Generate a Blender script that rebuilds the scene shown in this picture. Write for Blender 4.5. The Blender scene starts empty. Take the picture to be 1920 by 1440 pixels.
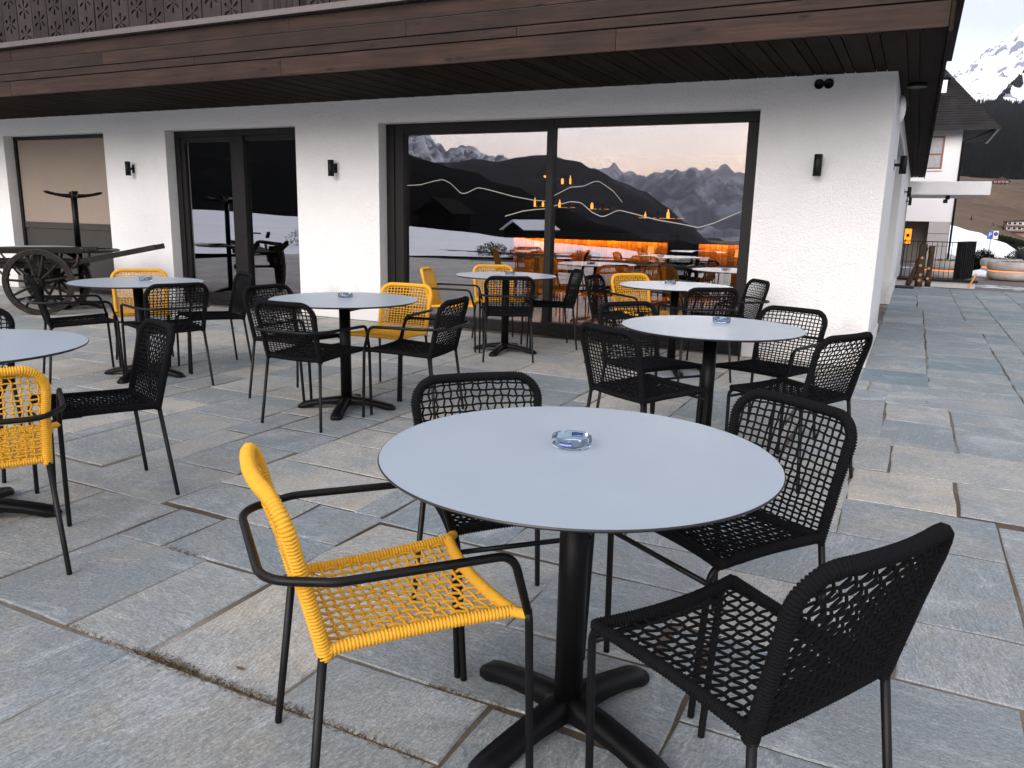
import bpy, bmesh, math, random
from mathutils import Vector, Matrix, noise
R = math.radians
rng = random.Random(11)
sc = bpy.context.scene
col = sc.collection

# ------------------------------------------------------------------ camera
cam_d = bpy.data.cameras.new('camera')
cam = bpy.data.objects.new('camera', cam_d); col.objects.link(cam)
cam_d.sensor_width = 36.0; cam_d.lens = 27.778
cam_d.clip_start = 0.05; cam_d.clip_end = 60000
RM = Matrix(((0.89358919, -0.11242183, 0.43457991), (0.44838367, 0.17777136, -0.87598484), (0.02122395, 0.97762911, 0.20926267)))
cam.matrix_world = Matrix.Translation((0, 0, 1.31574)) @ RM.to_4x4()
sc.camera = cam

# ------------------------------------------------------------------ sky, sun, exposure
SUN_EL, SUN_AZ = 27.0, -4.0            # low evening light from behind the camera (azimuth from -Y towards -X is negative)
world = bpy.data.worlds.new('World'); sc.world = world; world.use_nodes = True
nt = world.node_tree; nt.nodes.clear()
def wn(t, **k):
    n = nt.nodes.new(t)
    for a, b in k.items(): setattr(n, a, b)
    return n
out = wn('ShaderNodeOutputWorld'); bg = wn('ShaderNodeBackground'); bg.inputs['Strength'].default_value = 0.1
sky = wn('ShaderNodeTexSky', sky_type='NISHITA', sun_disc=False)
sky.sun_elevation = R(6); sky.sun_rotation = R(180 + 4); sky.dust_density = 3.0; sky.altitude = 1200
tc = wn('ShaderNodeTexCoord'); sep = wn('ShaderNodeSeparateXYZ')
nt.links.new(tc.outputs['Generated'], sep.inputs[0])
# closed evening cloud deck: lavender grey overhead, warm towards the place where the sun went down
dot = wn('ShaderNodeVectorMath', operation='DOT_PRODUCT'); dot.inputs[1].default_value = (-0.10, -0.995, 0.0)
nt.links.new(tc.outputs['Generated'], dot.inputs[0])
mr = wn('ShaderNodeMapRange', interpolation_type='SMOOTHSTEP'); mr.inputs['From Min'].default_value = -0.1; mr.inputs['From Max'].default_value = 1.0
nt.links.new(dot.outputs['Value'], mr.inputs['Value'])
el = wn('ShaderNodeMapRange', interpolation_type='SMOOTHSTEP'); el.inputs['From Min'].default_value = 0.0; el.inputs['From Max'].default_value = 0.95
el.inputs['To Min'].default_value = 1.0; el.inputs['To Max'].default_value = 0.0
nt.links.new(sep.outputs['Z'], el.inputs['Value'])
gl = wn('ShaderNodeMath', operation='MULTIPLY'); nt.links.new(mr.outputs[0], gl.inputs[0]); nt.links.new(el.outputs[0], gl.inputs[1])
mapn = wn('ShaderNodeMapping'); mapn.inputs['Scale'].default_value = (1.0, 1.0, 3.2); nt.links.new(tc.outputs['Generated'], mapn.inputs[0])
ns = wn('ShaderNodeTexNoise'); ns.inputs['Scale'].default_value = 3.0; ns.inputs['Detail'].default_value = 6; ns.inputs['Roughness'].default_value = 0.55
nt.links.new(mapn.outputs[0], ns.inputs['Vector'])
cloud = wn('ShaderNodeMix', data_type='RGBA'); cloud.inputs[6].default_value = (5.3, 5.6, 6.5, 1); cloud.inputs[7].default_value = (24.0, 22.2, 21.6, 1)
nt.links.new(gl.outputs[0], cloud.inputs[0])
# peach band low down at the sunset side
low = wn('ShaderNodeMapRange', interpolation_type='SMOOTHSTEP'); low.inputs['From Min'].default_value = 0.02; low.inputs['From Max'].default_value = 0.12
low.inputs['To Min'].default_value = 0.75; low.inputs['To Max'].default_value = 0.0
nt.links.new(sep.outputs['Z'], low.inputs['Value'])
lowg = wn('ShaderNodeMath', operation='MULTIPLY'); nt.links.new(low.outputs[0], lowg.inputs[0]); nt.links.new(mr.outputs[0], lowg.inputs[1])
cl2 = wn('ShaderNodeMix', data_type='RGBA'); cl2.inputs[7].default_value = (22.0, 14.2, 9.0, 1)
nt.links.new(lowg.outputs[0], cl2.inputs[0]); nt.links.new(cloud.outputs[2], cl2.inputs[6])
br = wn('ShaderNodeMapRange'); br.inputs['From Min'].default_value = 0.3; br.inputs['From Max'].default_value = 0.7
br.inputs['To Min'].default_value = 0.74; br.inputs['To Max'].default_value = 1.16
nt.links.new(ns.outputs[0], br.inputs['Value'])
mul = wn('ShaderNodeMix', data_type='RGBA', blend_type='MULTIPLY'); mul.inputs[0].default_value = 1.0
nt.links.new(cl2.outputs[2], mul.inputs[6]); nt.links.new(br.outputs[0], mul.inputs[7])
mixs = wn('ShaderNodeMix', data_type='RGBA'); mixs.inputs[0].default_value = 0.9
nt.links.new(sky.outputs[0], mixs.inputs[6]); nt.links.new(mul.outputs[2], mixs.inputs[7])
nt.links.new(mixs.outputs[2], bg.inputs['Color']); nt.links.new(bg.outputs[0], out.inputs[0])
sun_d = bpy.data.lights.new('sun', 'SUN'); sun_d.energy = 1.5; sun_d.angle = R(36); sun_d.color = (1.0, 0.945, 0.90)
sun = bpy.data.objects.new('sun', sun_d); col.objects.link(sun)
d = Vector((math.sin(R(SUN_AZ)) * math.cos(R(SUN_EL)), -math.cos(R(SUN_AZ)) * math.cos(R(SUN_EL)), math.sin(R(SUN_EL))))
sun.rotation_euler = d.to_track_quat('Z', 'Y').to_euler()
sc.view_settings.view_transform = 'Standard'; sc.view_settings.look = 'None'
sc.view_settings.exposure = 1.1; sc.view_settings.gamma = 1.0; sc.view_settings.use_curve_mapping = False
sc.cycles.max_bounces = 8; sc.cycles.transparent_max_bounces = 16; sc.cycles.glossy_bounces = 4; sc.cycles.diffuse_bounces = 4

# ------------------------------------------------------------------ helpers
class MB:
    def __init__(s): s.v = []; s.f = []; s.m = []; s.sm = []
    def face(s, idx, m=0, sm=False): s.f.append(tuple(idx)); s.m.append(m); s.sm.append(sm)
    def box(s, x0, x1, y0, y1, z0, z1, m=0, M=None):
        b = len(s.v)
        P = [(x0,y0,z0),(x1,y0,z0),(x1,y1,z0),(x0,y1,z0),(x0,y0,z1),(x1,y0,z1),(x1,y1,z1),(x0,y1,z1)]
        s.v += [tuple(M @ Vector(p)) for p in P] if M else P
        for q in ((0,3,2,1),(4,5,6,7),(0,1,5,4),(1,2,6,5),(2,3,7,6),(3,0,4,7)): s.face([b+i for i in q], m)
        return s
    def bar(s, a, b, w, h, m=0, up=(0,0,1)):
        a, b = Vector(a), Vector(b); d = b - a; L = d.length; d /= L
        u = Vector(up); x = d.cross(u)
        if x.length < 1e-4: x = d.cross(Vector((1,0,0)))
        x.normalize(); u = x.cross(d)
        M = Matrix((x, d, u)).transposed().to_4x4(); M.translation = a
        return s.box(-w/2, w/2, 0, L, -h/2, h/2, m, M)
    def tube(s, pts, r, n=8, closed=False, caps=True, m=0, sm=True):
        pts = [Vector(p) for p in pts]; N = len(pts)
        rr = r if isinstance(r, (list, tuple)) else [r]*N
        T = []
        for i in range(N):
            a = pts[i-1] if (i > 0 or closed) else pts[i]; b = pts[(i+1) % N] if (i < N-1 or closed) else pts[i]
            t = (b - a); T.append(t.normalized() if t.length > 1e-9 else Vector((0,0,1)))
        x = T[0].orthogonal().normalized(); b0 = len(s.v)
        for i in range(N):
            x = (x - T[i]*x.dot(T[i])); x.normalize(); y = T[i].cross(x)
            for k in range(n):
                a = 2*math.pi*k/n; s.v.append(tuple(pts[i] + (x*math.cos(a) + y*math.sin(a))*rr[i]))
        for i in range(N if closed else N-1):
            j = (i+1) % N
            for k in range(n):
                l = (k+1) % n; s.face((b0+i*n+k, b0+i*n+l, b0+j*n+l, b0+j*n+k), m, sm)
        if caps and not closed:
            s.face([b0+k for k in range(n)][::-1], m); s.face([b0+(N-1)*n+k for k in range(n)], m)
        return s
    def lathe(s, prof, n=32, c=(0,0,0), m=0, sm=True, M=None, mats=None):
        b0 = len(s.v); P = len(prof)
        for r, z in prof:
            for k in range(n):
                a = 2*math.pi*k/n; p = (c[0]+r*math.cos(a), c[1]+r*math.sin(a), c[2]+z)
                s.v.append(tuple(M @ Vector(p)) if M else p)
        for i in range(P-1):
            for k in range(n):
                l = (k+1) % n; s.face((b0+i*n+k, b0+i*n+l, b0+(i+1)*n+l, b0+(i+1)*n+k), mats[i] if mats else m, sm)
        if prof[0][0] > 1e-6: s.face([b0+k for k in range(n)][::-1], mats[0] if mats else m)
        if prof[-1][0] > 1e-6: s.face([b0+(P-1)*n+k for k in range(n)], mats[-1] if mats else m)
        return s
    def mesh(s, name):
        me = bpy.data.meshes.new(name); me.from_pydata(s.v, [], s.f)
        me.polygons.foreach_set('material_index', s.m); me.polygons.foreach_set('use_smooth', s.sm)
        me.update(); return me
    def build(s, name, mat, parent=None, loc=None, bevel=0):
        return link(s.mesh(name), name, mat, parent, loc, bevel)
def link(me, name, mat, parent=None, loc=None, bevel=0):
    if mat is not None and not me.materials:
        for m in (mat if isinstance(mat, (list, tuple)) else [mat]): me.materials.append(m)
    o = bpy.data.objects.new(name, me); col.objects.link(o)
    if parent: o.parent = parent
    if loc is not None: o.location = loc
    if bevel:
        b = o.modifiers.new('bevel', 'BEVEL'); b.width = bevel; b.segments = 2; b.limit_method = 'ANGLE'; b.angle_limit = R(40)
    return o
def tag(o, label=None, cat=None, group=None, kind=None):
    if label: o['label'] = label
    if cat: o['category'] = cat
    if group: o['group'] = group
    if kind: o['kind'] = kind
    return o
def empty(name, loc=(0,0,0), rz=0, **k):
    o = bpy.data.objects.new(name, None); col.objects.link(o); o.empty_display_size = 0.1
    o.location = loc; o.rotation_euler = (0, 0, rz); return tag(o, **k)
def kids(o): return [c for c in list(col.objects) if c.parent == o]
def dup(root, loc, rz, label=None, group=None, tree=None):
    tree = tree or [(c, kids(c)) for c in kids(root)]
    r = root.copy(); col.objects.link(r); r.location = loc; r.rotation_euler = (0, 0, rz)
    if label: r['label'] = label
    if group: r['group'] = group
    for ch, sub in tree:
        c = ch.copy(); col.objects.link(c); c.parent = r
        for g in sub:
            e = g.copy(); col.objects.link(e); e.parent = c
    return r
def fillet(P, rad, seg=6):
    P = [Vector(p) for p in P]; o = [P[0]]
    for i in range(1, len(P)-1):
        r = rad[i-1] if isinstance(rad, (list, tuple)) else rad
        a = (P[i-1]-P[i]); b = (P[i+1]-P[i]); la, lb = a.length, b.length; a /= la; b /= lb
        ang = a.angle(b); t = min(r / math.tan(ang/2), la*.49, lb*.49)
        p0, p2 = P[i]+a*t, P[i]+b*t
        for k in range(seg+1):
            u = k/seg; o.append(p0*(1-u)**2 + P[i]*2*u*(1-u) + p2*u*u)
    o.append(P[-1]); return o
def resample(P, step):
    P = [Vector(p) for p in P]; L = [0]
    for a, b in zip(P, P[1:]): L.append(L[-1] + (b-a).length)
    n = max(2, round(L[-1]/step)); o = []; j = 0
    for i in range(n+1):
        t = L[-1]*i/n
        while j < len(L)-2 and L[j+1] < t: j += 1
        u = (t-L[j])/max(1e-9, L[j+1]-L[j]); o.append(P[j].lerp(P[j+1], min(1, max(0, u))))
    return o
def font_mesh(txt, size, extrude=0.0, align='CENTER'):
    c = bpy.data.curves.new('lettering', 'FONT'); c.body = txt; c.size = size; c.extrude = extrude; c.align_x = align; c.align_y = 'CENTER'; c.resolution_u = 2
    o = bpy.data.objects.new('tmp', c); col.objects.link(o)
    me = bpy.data.meshes.new_from_object(o.evaluated_get(bpy.context.evaluated_depsgraph_get()))
    bpy.data.objects.remove(o); return me

# ------------------------------------------------------------------ materials
def newmat(name):
    m = bpy.data.materials.new(name); m.use_nodes = True; t = m.node_tree
    return m, t, t.nodes['Principled BSDF']
def N(t, typ, ins=None, **k):
    n = t.nodes.new(typ)
    for a, b in k.items(): setattr(n, a, b)
    for a, b in (ins or {}).items():
        if isinstance(b, bpy.types.NodeSocket): t.links.new(b, n.inputs[a])
        else: n.inputs[a].default_value = b
    return n
def ramp(t, fac, stops, interp='LINEAR'):
    r = t.nodes.new('ShaderNodeValToRGB'); r.color_ramp.interpolation = interp
    e = r.color_ramp.elements
    while len(e) < len(stops): e.new(0.5)
    for el_, (p, c) in zip(e, stops):
        el_.position = p; el_.color = (*c, 1) if len(c) == 3 else c
    t.links.new(fac, r.inputs[0]); return r.outputs[0]
def mixc(t, f, a, b, mode='MIX'):
    n = t.nodes.new('ShaderNodeMix'); n.data_type = 'RGBA'; n.blend_type = mode
    for i, x in ((0, f), (6, a), (7, b)):
        if isinstance(x, bpy.types.NodeSocket): t.links.new(x, n.inputs[i])
        else: n.inputs[i].default_value = x if not isinstance(x, tuple) or len(x) == 4 else (*x, 1)
    return n.outputs[2]
def simple(name, c, rough=0.5, metal=0.0, var=0.12, scale=8.0, bump=0.0, bscale=80.0, spec=0.5):
    m, t, b = newmat(name); tcn = N(t, 'ShaderNodeTexCoord')
    nz = N(t, 'ShaderNodeTexNoise', {'Vector': tcn.outputs['Object'], 'Scale': scale, 'Detail': 5.0})
    f = N(t, 'ShaderNodeMapRange', {'Value': nz.outputs[0], 'From Min': .3, 'From Max': .7, 'To Min': 1-var, 'To Max': 1+var})
    t.links.new(mixc(t, 1.0, (*c, 1), f.outputs[0], 'MULTIPLY'), b.inputs['Base Color'])
    r = N(t, 'ShaderNodeMapRange', {'Value': nz.outputs[0], 'From Min': .3, 'From Max': .7, 'To Min': rough*.88, 'To Max': min(1, rough*1.12)})
    t.links.new(r.outputs[0], b.inputs['Roughness'])
    b.inputs['Metallic'].default_value = metal; b.inputs['Specular IOR Level'].default_value = spec
    if bump:
        n2 = N(t, 'ShaderNodeTexNoise', {'Vector': tcn.outputs['Object'], 'Scale': bscale, 'Detail': 4.0})
        bp = N(t, 'ShaderNodeBump', {'Height': n2.outputs[0], 'Strength': bump, 'Distance': 0.01}); t.links.new(bp.outputs[0], b.inputs['Normal'])
    return m
def emit(name, c, s):
    m, t, b = newmat(name); b.inputs['Base Color'].default_value = (*c, 1); b.inputs['Emission Color'].default_value = (*c, 1); b.inputs['Emission Strength'].default_value = s
    return m

def rope_mat(name, c, c2):
    m, t, b = newmat(name); tcn = N(t, 'ShaderNodeTexCoord')
    nz = N(t, 'ShaderNodeTexNoise', {'Vector': tcn.outputs['Object'], 'Scale': 60.0, 'Detail': 3.0})
    n2 = N(t, 'ShaderNodeTexNoise', {'Vector': tcn.outputs['Object'], 'Scale': 600.0, 'Detail': 2.0})
    t.links.new(mixc(t, nz.outputs[0], c, c2), b.inputs['Base Color'])
    b.inputs['Roughness'].default_value = .85; b.inputs['Specular IOR Level'].default_value = .12
    bp = N(t, 'ShaderNodeBump', {'Height': n2.outputs[0], 'Strength': .35, 'Distance': .002}); t.links.new(bp.outputs[0], b.inputs['Normal'])
    return m
M_yel = rope_mat('yellow_rope', (.58, .275, .022), (.70, .385, .045))
M_blk = rope_mat('black_rope', (.0028, .0028, .0034), (.005, .005, .006))
M_metal = simple('black_powder_coat', (.0035, .0035, .004), .45, 0, .1, 30, .05, 400, .22)
M_iron = simple('black_cast_base', (.0035, .0035, .004), .42, 0, .15, 20, .08, 300, .14)
M_top = None
def top_mat():
    m, t, b = newmat('grey_laminate'); tcn = N(t, 'ShaderNodeTexCoord')
    nz = N(t, 'ShaderNodeTexNoise', {'Vector': tcn.outputs['Object'], 'Scale': 5.0, 'Detail': 6.0, 'Roughness': .6})
    n2 = N(t, 'ShaderNodeTexNoise', {'Vector': tcn.outputs['Object'], 'Scale': 500.0, 'Detail': 2.0})
    mp = N(t, 'ShaderNodeMapping', {'Vector': tcn.outputs['Object'], 'Scale': (2.0, 5.0, 1.0), 'Rotation': (0, 0, .6)})
    n3 = N(t, 'ShaderNodeTexNoise', {'Vector': mp.outputs[0], 'Scale': 2.0, 'Detail': 4.0, 'Roughness': .55})
    c = ramp(t, nz.outputs[0], [(.3, (.315, .365, .415)), (.7, (.33, .38, .43))])
    sm = ramp(t, n3.outputs[0], [(.48, (0, 0, 0)), (.95, (.02, .02, .02))])
    t.links.new(mixc(t, sm, c, (.43, .48, .53)), b.inputs['Base Color'])
    rr = N(t, 'ShaderNodeMapRange', {'Value': nz.outputs[0], 'From Min': .3, 'From Max': .7, 'To Min': .30, 'To Max': .36}); t.links.new(rr.outputs[0], b.inputs['Roughness'])
    bp = N(t, 'ShaderNodeBump', {'Height': n2.outputs[0], 'Strength': .06, 'Distance': .002}); t.links.new(bp.outputs[0], b.inputs['Normal'])
    b.inputs['Specular IOR Level'].default_value = .5
    return m
M_top = top_mat()
M_edge = simple('black_core_edge', (.008, .008, .009), .45)

def stone_mat():
    m, t, b = newmat('quartzite_paving'); g = N(t, 'ShaderNodeNewGeometry'); at = N(t, 'ShaderNodeAttribute', attribute_name='tint')
    off = N(t, 'ShaderNodeVectorMath', {0: at.outputs['Color'], 1: (37.0, 91.0, 53.0)}, operation='MULTIPLY')
    p = N(t, 'ShaderNodeVectorMath', {0: g.outputs['Position'], 1: off.outputs[0]}, operation='ADD')
    ang = N(t, 'ShaderNodeMath', {0: at.outputs['Alpha'], 1: 1.0}, operation='MULTIPLY')
    rx = N(t, 'ShaderNodeVectorRotate', {'Vector': p.outputs[0], 'Angle': ang.outputs[0]}, rotation_type='Z_AXIS')
    st = N(t, 'ShaderNodeMapping', {'Vector': rx.outputs[0], 'Scale': (1.4, 6.0, 3.0)})
    big = N(t, 'ShaderNodeTexNoise', {'Vector': p.outputs[0], 'Scale': 3.2, 'Detail': 5.0, 'Roughness': .6})
    streak = N(t, 'ShaderNodeTexNoise', {'Vector': st.outputs[0], 'Scale': 4.0, 'Detail': 9.0, 'Roughness': .65, 'Distortion': .6})
    fine = N(t, 'ShaderNodeTexNoise', {'Vector': p.outputs[0], 'Scale': 120.0, 'Detail': 4.0, 'Roughness': .75})
    stf = N(t, 'ShaderNodeMapping', {'Vector': rx.outputs[0], 'Scale': (40.0, 150.0, 60.0)})
    grain = N(t, 'ShaderNodeTexNoise', {'Vector': stf.outputs[0], 'Scale': 1.0, 'Detail': 5.0, 'Roughness': .8})
    sp = N(t, 'ShaderNodeSeparateColor', {0: at.outputs['Color']})
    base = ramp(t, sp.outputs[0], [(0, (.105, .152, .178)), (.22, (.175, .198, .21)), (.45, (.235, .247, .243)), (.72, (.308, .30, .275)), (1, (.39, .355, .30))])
    c = mixc(t, ramp(t, big.outputs[0], [(.44, (0, 0, 0)), (.72, (.7,)*3)]), base, (.165, .20, .226))
    rust = ramp(t, N(t, 'ShaderNodeTexNoise', {'Vector': p.outputs[0], 'Scale': 2.1, 'Detail': 7.0, 'Roughness': .7}).outputs[0], [(.50, (0, 0, 0)), (.72, (.6,)*3)])
    c = mixc(t, rust, c, (.31, .275, .215))
    white = ramp(t, streak.outputs[0], [(.53, (0, 0, 0)), (.76, (.5,)*3)])
    c = mixc(t, white, c, (.45, .46, .47))
    frost = ramp(t, N(t, 'ShaderNodeTexNoise', {'Vector': p.outputs[0], 'Scale': 1.7, 'Detail': 9.0, 'Roughness': .68, 'Distortion': 1.2}).outputs[0], [(.53, (0, 0, 0)), (.72, (.55,)*3)])
    c = mixc(t, frost, c, (.42, .44, .46))
    sg = ramp(t, grain.outputs[0], [(.30, (.42,)*3), (.5, (1.0,)*3), (.72, (1.75,)*3)])
    c = mixc(t, .75, c, sg, 'MULTIPLY')
    sf = ramp(t, fine.outputs[0], [(.32, (.55,)*3), (.5, (1.0,)*3), (.70, (1.6,)*3)])
    c = mixc(t, .62, c, sf, 'MULTIPLY')
    t.links.new(c, b.inputs['Base Color'])
    b.inputs['Roughness'].default_value = .62
    rr = N(t, 'ShaderNodeMapRange', {'Value': big.outputs[0], 'From Min': .3, 'From Max': .7, 'To Min': .5, 'To Max': .75}); t.links.new(rr.outputs[0], b.inputs['Roughness'])
    h = N(t, 'ShaderNodeMath', {0: grain.outputs[0], 1: streak.outputs[0]}, operation='ADD')
    h2 = N(t, 'ShaderNodeMath', {0: h.outputs[0], 1: fine.outputs[0]}, operation='ADD')
    bp = N(t, 'ShaderNodeBump', {'Height': h2.outputs[0], 'Strength': .55, 'Distance': .006}); t.links.new(bp.outputs[0], b.inputs['Normal'])
    return m
M_stone = stone_mat()
def ground_mat(name, stops, scale, bump=.5, dist=.02, rough=.95, s2=60.0, contrast=.5):
    m, t, b = newmat(name); g = N(t, 'ShaderNodeNewGeometry')
    nz = N(t, 'ShaderNodeTexNoise', {'Vector': g.outputs['Position'], 'Scale': scale, 'Detail': 8.0, 'Roughness': .65})
    f = N(t, 'ShaderNodeTexNoise', {'Vector': g.outputs['Position'], 'Scale': s2, 'Detail': 4.0, 'Roughness': .7})
    c = ramp(t, nz.outputs[0], stops)
    c = mixc(t, contrast, c, ramp(t, f.outputs[0], [(.3, (.5,)*3), (.5, (1,)*3), (.7, (1.5,)*3)]), 'MULTIPLY')
    t.links.new(c, b.inputs['Base Color']); b.inputs['Roughness'].default_value = rough; b.inputs['Specular IOR Level'].default_value = .2
    bp = N(t, 'ShaderNodeBump', {'Height': f.outputs[0], 'Strength': bump, 'Distance': dist}); t.links.new(bp.outputs[0], b.inputs['Normal'])
    return m
M_mortar = ground_mat('sandy_joint', [(.35, (.05, .038, .028)), (.48, (.10, .078, .056)), (.57, (.20, .175, .145)), (.68, (.40, .385, .36))], .55, .8, .01, .95, 160.0, .6)
M_earth = ground_mat('dark_soil', [(.35, (.02, .016, .012)), (.55, (.05, .038, .026)), (.68, (.09, .07, .045)), (.74, (.6, .62, .66))], .35, .8, .05)
M_brown = ground_mat('brown_slope', [(.3, (.06, .038, .024)), (.5, (.095, .062, .04)), (.66, (.13, .09, .055)), (.70, (.13, .09, .055)), (.725, (.75, .77, .82))], .022, .5, .5, .95, .3, .4)
M_snow = ground_mat('old_snow', [(.3, (.74, .77, .84)), (.55, (.80, .83, .88)), (.72, (.86, .87, .9))], .12, .3, .05, .7, 2.0, .06)
M_meadow = ground_mat('winter_meadow', [(.3, (.07, .045, .028)), (.5, (.10, .068, .042)), (.7, (.14, .10, .062))], .02, .5, .5, .95, .3, .4)

def wood_mat(name, c1, c2, c3, axis=0, rough=.7, knots=False, spec=.2):
    m, t, b = newmat(name); g = N(t, 'ShaderNodeTexCoord'); oi = N(t, 'ShaderNodeObjectInfo')
    off = N(t, 'ShaderNodeVectorMath', {0: oi.outputs['Random'], 1: (17.0, 29.0, 41.0)}, operation='MULTIPLY')
    p = N(t, 'ShaderNodeVectorMath', {0: g.outputs['Object'], 1: off.outputs[0]}, operation='ADD')
    s = [18.0, 18.0, 18.0]; s[axis] = .9
    mp = N(t, 'ShaderNodeMapping', {'Vector': p.outputs[0], 'Scale': tuple(s)})
    gr = N(t, 'ShaderNodeTexNoise', {'Vector': mp.outputs[0], 'Scale': 1.6, 'Detail': 9.0, 'Roughness': .65, 'Distortion': .8})
    bl = N(t, 'ShaderNodeTexNoise', {'Vector': p.outputs[0], 'Scale': 2.2, 'Detail': 3.0})
    c = ramp(t, gr.outputs[0], [(.28, c1), (.5, c2), (.75, c3)])
    c = mixc(t, .75, c, ramp(t, bl.outputs[0], [(.3, (.6,)*3), (.7, (1.35,)*3)]), 'MULTIPLY')
    v = N(t, 'ShaderNodeMapRange', {'Value': oi.outputs['Random'], 'To Min': .72, 'To Max': 1.3})
    c = mixc(t, 1.0, c, v.outputs[0], 'MULTIPLY')
    if knots:
        s2 = [9.0, 9.0, 9.0]; s2[axis] = 2.6
        kp = N(t, 'ShaderNodeMapping', {'Vector': p.outputs[0], 'Scale': tuple(s2)})
        vo = N(t, 'ShaderNodeTexVoronoi', {'Vector': kp.outputs[0], 'Scale': 1.0})
        c = mixc(t, ramp(t, vo.outputs['Distance'], [(.07, (.9,)*3), (.17, (0, 0, 0))]), c, tuple(x*.35 for x in c1))
    t.links.new(c, b.inputs['Base Color']); b.inputs['Roughness'].default_value = rough; b.inputs['Specular IOR Level'].default_value = spec
    bp = N(t, 'ShaderNodeBump', {'Height': gr.outputs[0], 'Strength': .35, 'Distance': .004}); t.links.new(bp.outputs[0], b.inputs['Normal'])
    return m
M_fascia = wood_mat('brown_larch', (.0095, .0048, .0034), (.0215, .0103, .0068), (.044, .0212, .0142), 0, .62, True)
M_soffit = wood_mat('dark_soffit_wood', (.009, .0068, .0053), (.0165, .012, .0092), (.027, .0195, .0148), 1, .75, False, .04)
M_board = wood_mat('weathered_balcony_wood', (.016, .0125, .0118), (.027, .0208, .0195), (.042, .032, .029), 2, .75)
M_cart = wood_mat('old_cart_wood', (.006, .005, .0045), (.013, .0108, .0093), (.034, .028, .024), 0, .8)
M_log = wood_mat('burnt_log', (.022, .013, .009), (.05, .03, .018), (.09, .058, .034), 2, .85)
M_slat = wood_mat('counter_oak', (.20, .10, .018), (.32, .165, .03), (.42, .23, .045), 2, .5)
M_floorw = wood_mat('oak_floor', (.18, .095, .045), (.28, .15, .075), (.36, .21, .11), 1, .35)
M_dark = simple('dark_wall', (.02, .017, .015), .7)
M_frame = simple('anthracite_aluminium', (.009, .0085, .0085), .5, 0, .08, 10, 0, 80, .2)
M_strip = simple('taupe_metal_trim', (.10, .085, .082), .4, .2, .06)

def stucco(name, c, amp=1.0):
    m, t, b = newmat(name); g = N(t, 'ShaderNodeNewGeometry')
    n1 = N(t, 'ShaderNodeTexNoise', {'Vector': g.outputs['Position'], 'Scale': 17.0, 'Detail': 5.0, 'Roughness': .6, 'Distortion': 1.6})
    n2 = N(t, 'ShaderNodeTexNoise', {'Vector': g.outputs['Position'], 'Scale': 110.0, 'Detail': 3.0, 'Roughness': .6})
    n3 = N(t, 'ShaderNodeTexNoise', {'Vector': g.outputs['Position'], 'Scale': .7, 'Detail': 6.0, 'Roughness': .6})
    h = N(t, 'ShaderNodeMath', {0: n1.outputs[0], 1: n2.outputs[0]}, operation='ADD')
    cc = ramp(t, n3.outputs[0], [(.3, tuple(x*.95 for x in c)), (.65, c)])
    sz = N(t, 'ShaderNodeSeparateXYZ', {0: g.outputs['Position']}); n4 = N(t, 'ShaderNodeTexNoise', {'Vector': g.outputs['Position'], 'Scale': 5.0, 'Detail': 6.0})
    sp_ = N(t, 'ShaderNodeMath', {0: sz.outputs['Z'], 1: N(t, 'ShaderNodeMath', {0: n4.outputs[0], 1: .5}, operation='MULTIPLY').outputs[0]}, operation='SUBTRACT')
    cc = mixc(t, ramp(t, sp_.outputs[0], [(0, (.5,)*3), (.16, (0,)*3)]), cc, tuple(x*.62 for x in c))
    t.links.new(cc, b.inputs['Base Color']); b.inputs['Roughness'].default_value = .92; b.inputs['Specular IOR Level'].default_value = .2
    bp = N(t, 'ShaderNodeBump', {'Height': h.outputs[0], 'Strength': .8*amp, 'Distance': .026}); t.links.new(bp.outputs[0], b.inputs['Normal'])
    return m
M_stucco = stucco('white_stucco', (.86, .855, .85))
M_plinth = stucco('plinth_render', (.70, .69, .67), .4)

def glass_mat(name, refl, tint):
    m, t, b = newmat(name); t.nodes.remove(b); o = t.nodes['Material Output']
    tr = N(t, 'ShaderNodeBsdfTransparent', {'Color': (*tint, 1)}); g = N(t, 'ShaderNodeNewGeometry')
    nz = N(t, 'ShaderNodeTexNoise', {'Vector': g.outputs['Position'], 'Scale': 1.1, 'Detail': 1.0})
    bp = N(t, 'ShaderNodeBump', {'Height': nz.outputs[0], 'Strength': .04, 'Distance': .02})
    gl_ = N(t, 'ShaderNodeBsdfGlossy', {'Roughness': 0.0, 'Color': (.97, .96, 1, 1), 'Normal': bp.outputs[0]})
    lw = N(t, 'ShaderNodeLayerWeight', {'Blend': .25})
    f = N(t, 'ShaderNodeMapRange', {'Value': lw.outputs['Fresnel'], 'From Min': 0.0, 'From Max': 1.0, 'To Min': refl, 'To Max': 1.0})
    mx = N(t, 'ShaderNodeMixShader', {0: f.outputs[0], 1: tr.outputs[0], 2: gl_.outputs[0]})
    t.links.new(mx.outputs[0], o.inputs[0]); return m
M_glass = glass_mat('solar_glass', .29, (.75, .75, .75))
M_glass2 = glass_mat('dark_door_glass', .27, (.32, .32, .33))
def clear_glass():
    m, t, b = newmat('clear_glass'); b.inputs['Base Color'].default_value = (.80, .92, 1, 1); b.inputs['Roughness'].default_value = .02
    b.inputs['Transmission Weight'].default_value = 1.0; b.inputs['IOR'].default_value = 1.42
    return m
M_clear = clear_glass()
M_blue = simple('blue_print', (.006, .028, .19), .35, 0, .03)
M_white = simple('white_paint', (.80, .80, .80), .4, 0, .04)

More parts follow.
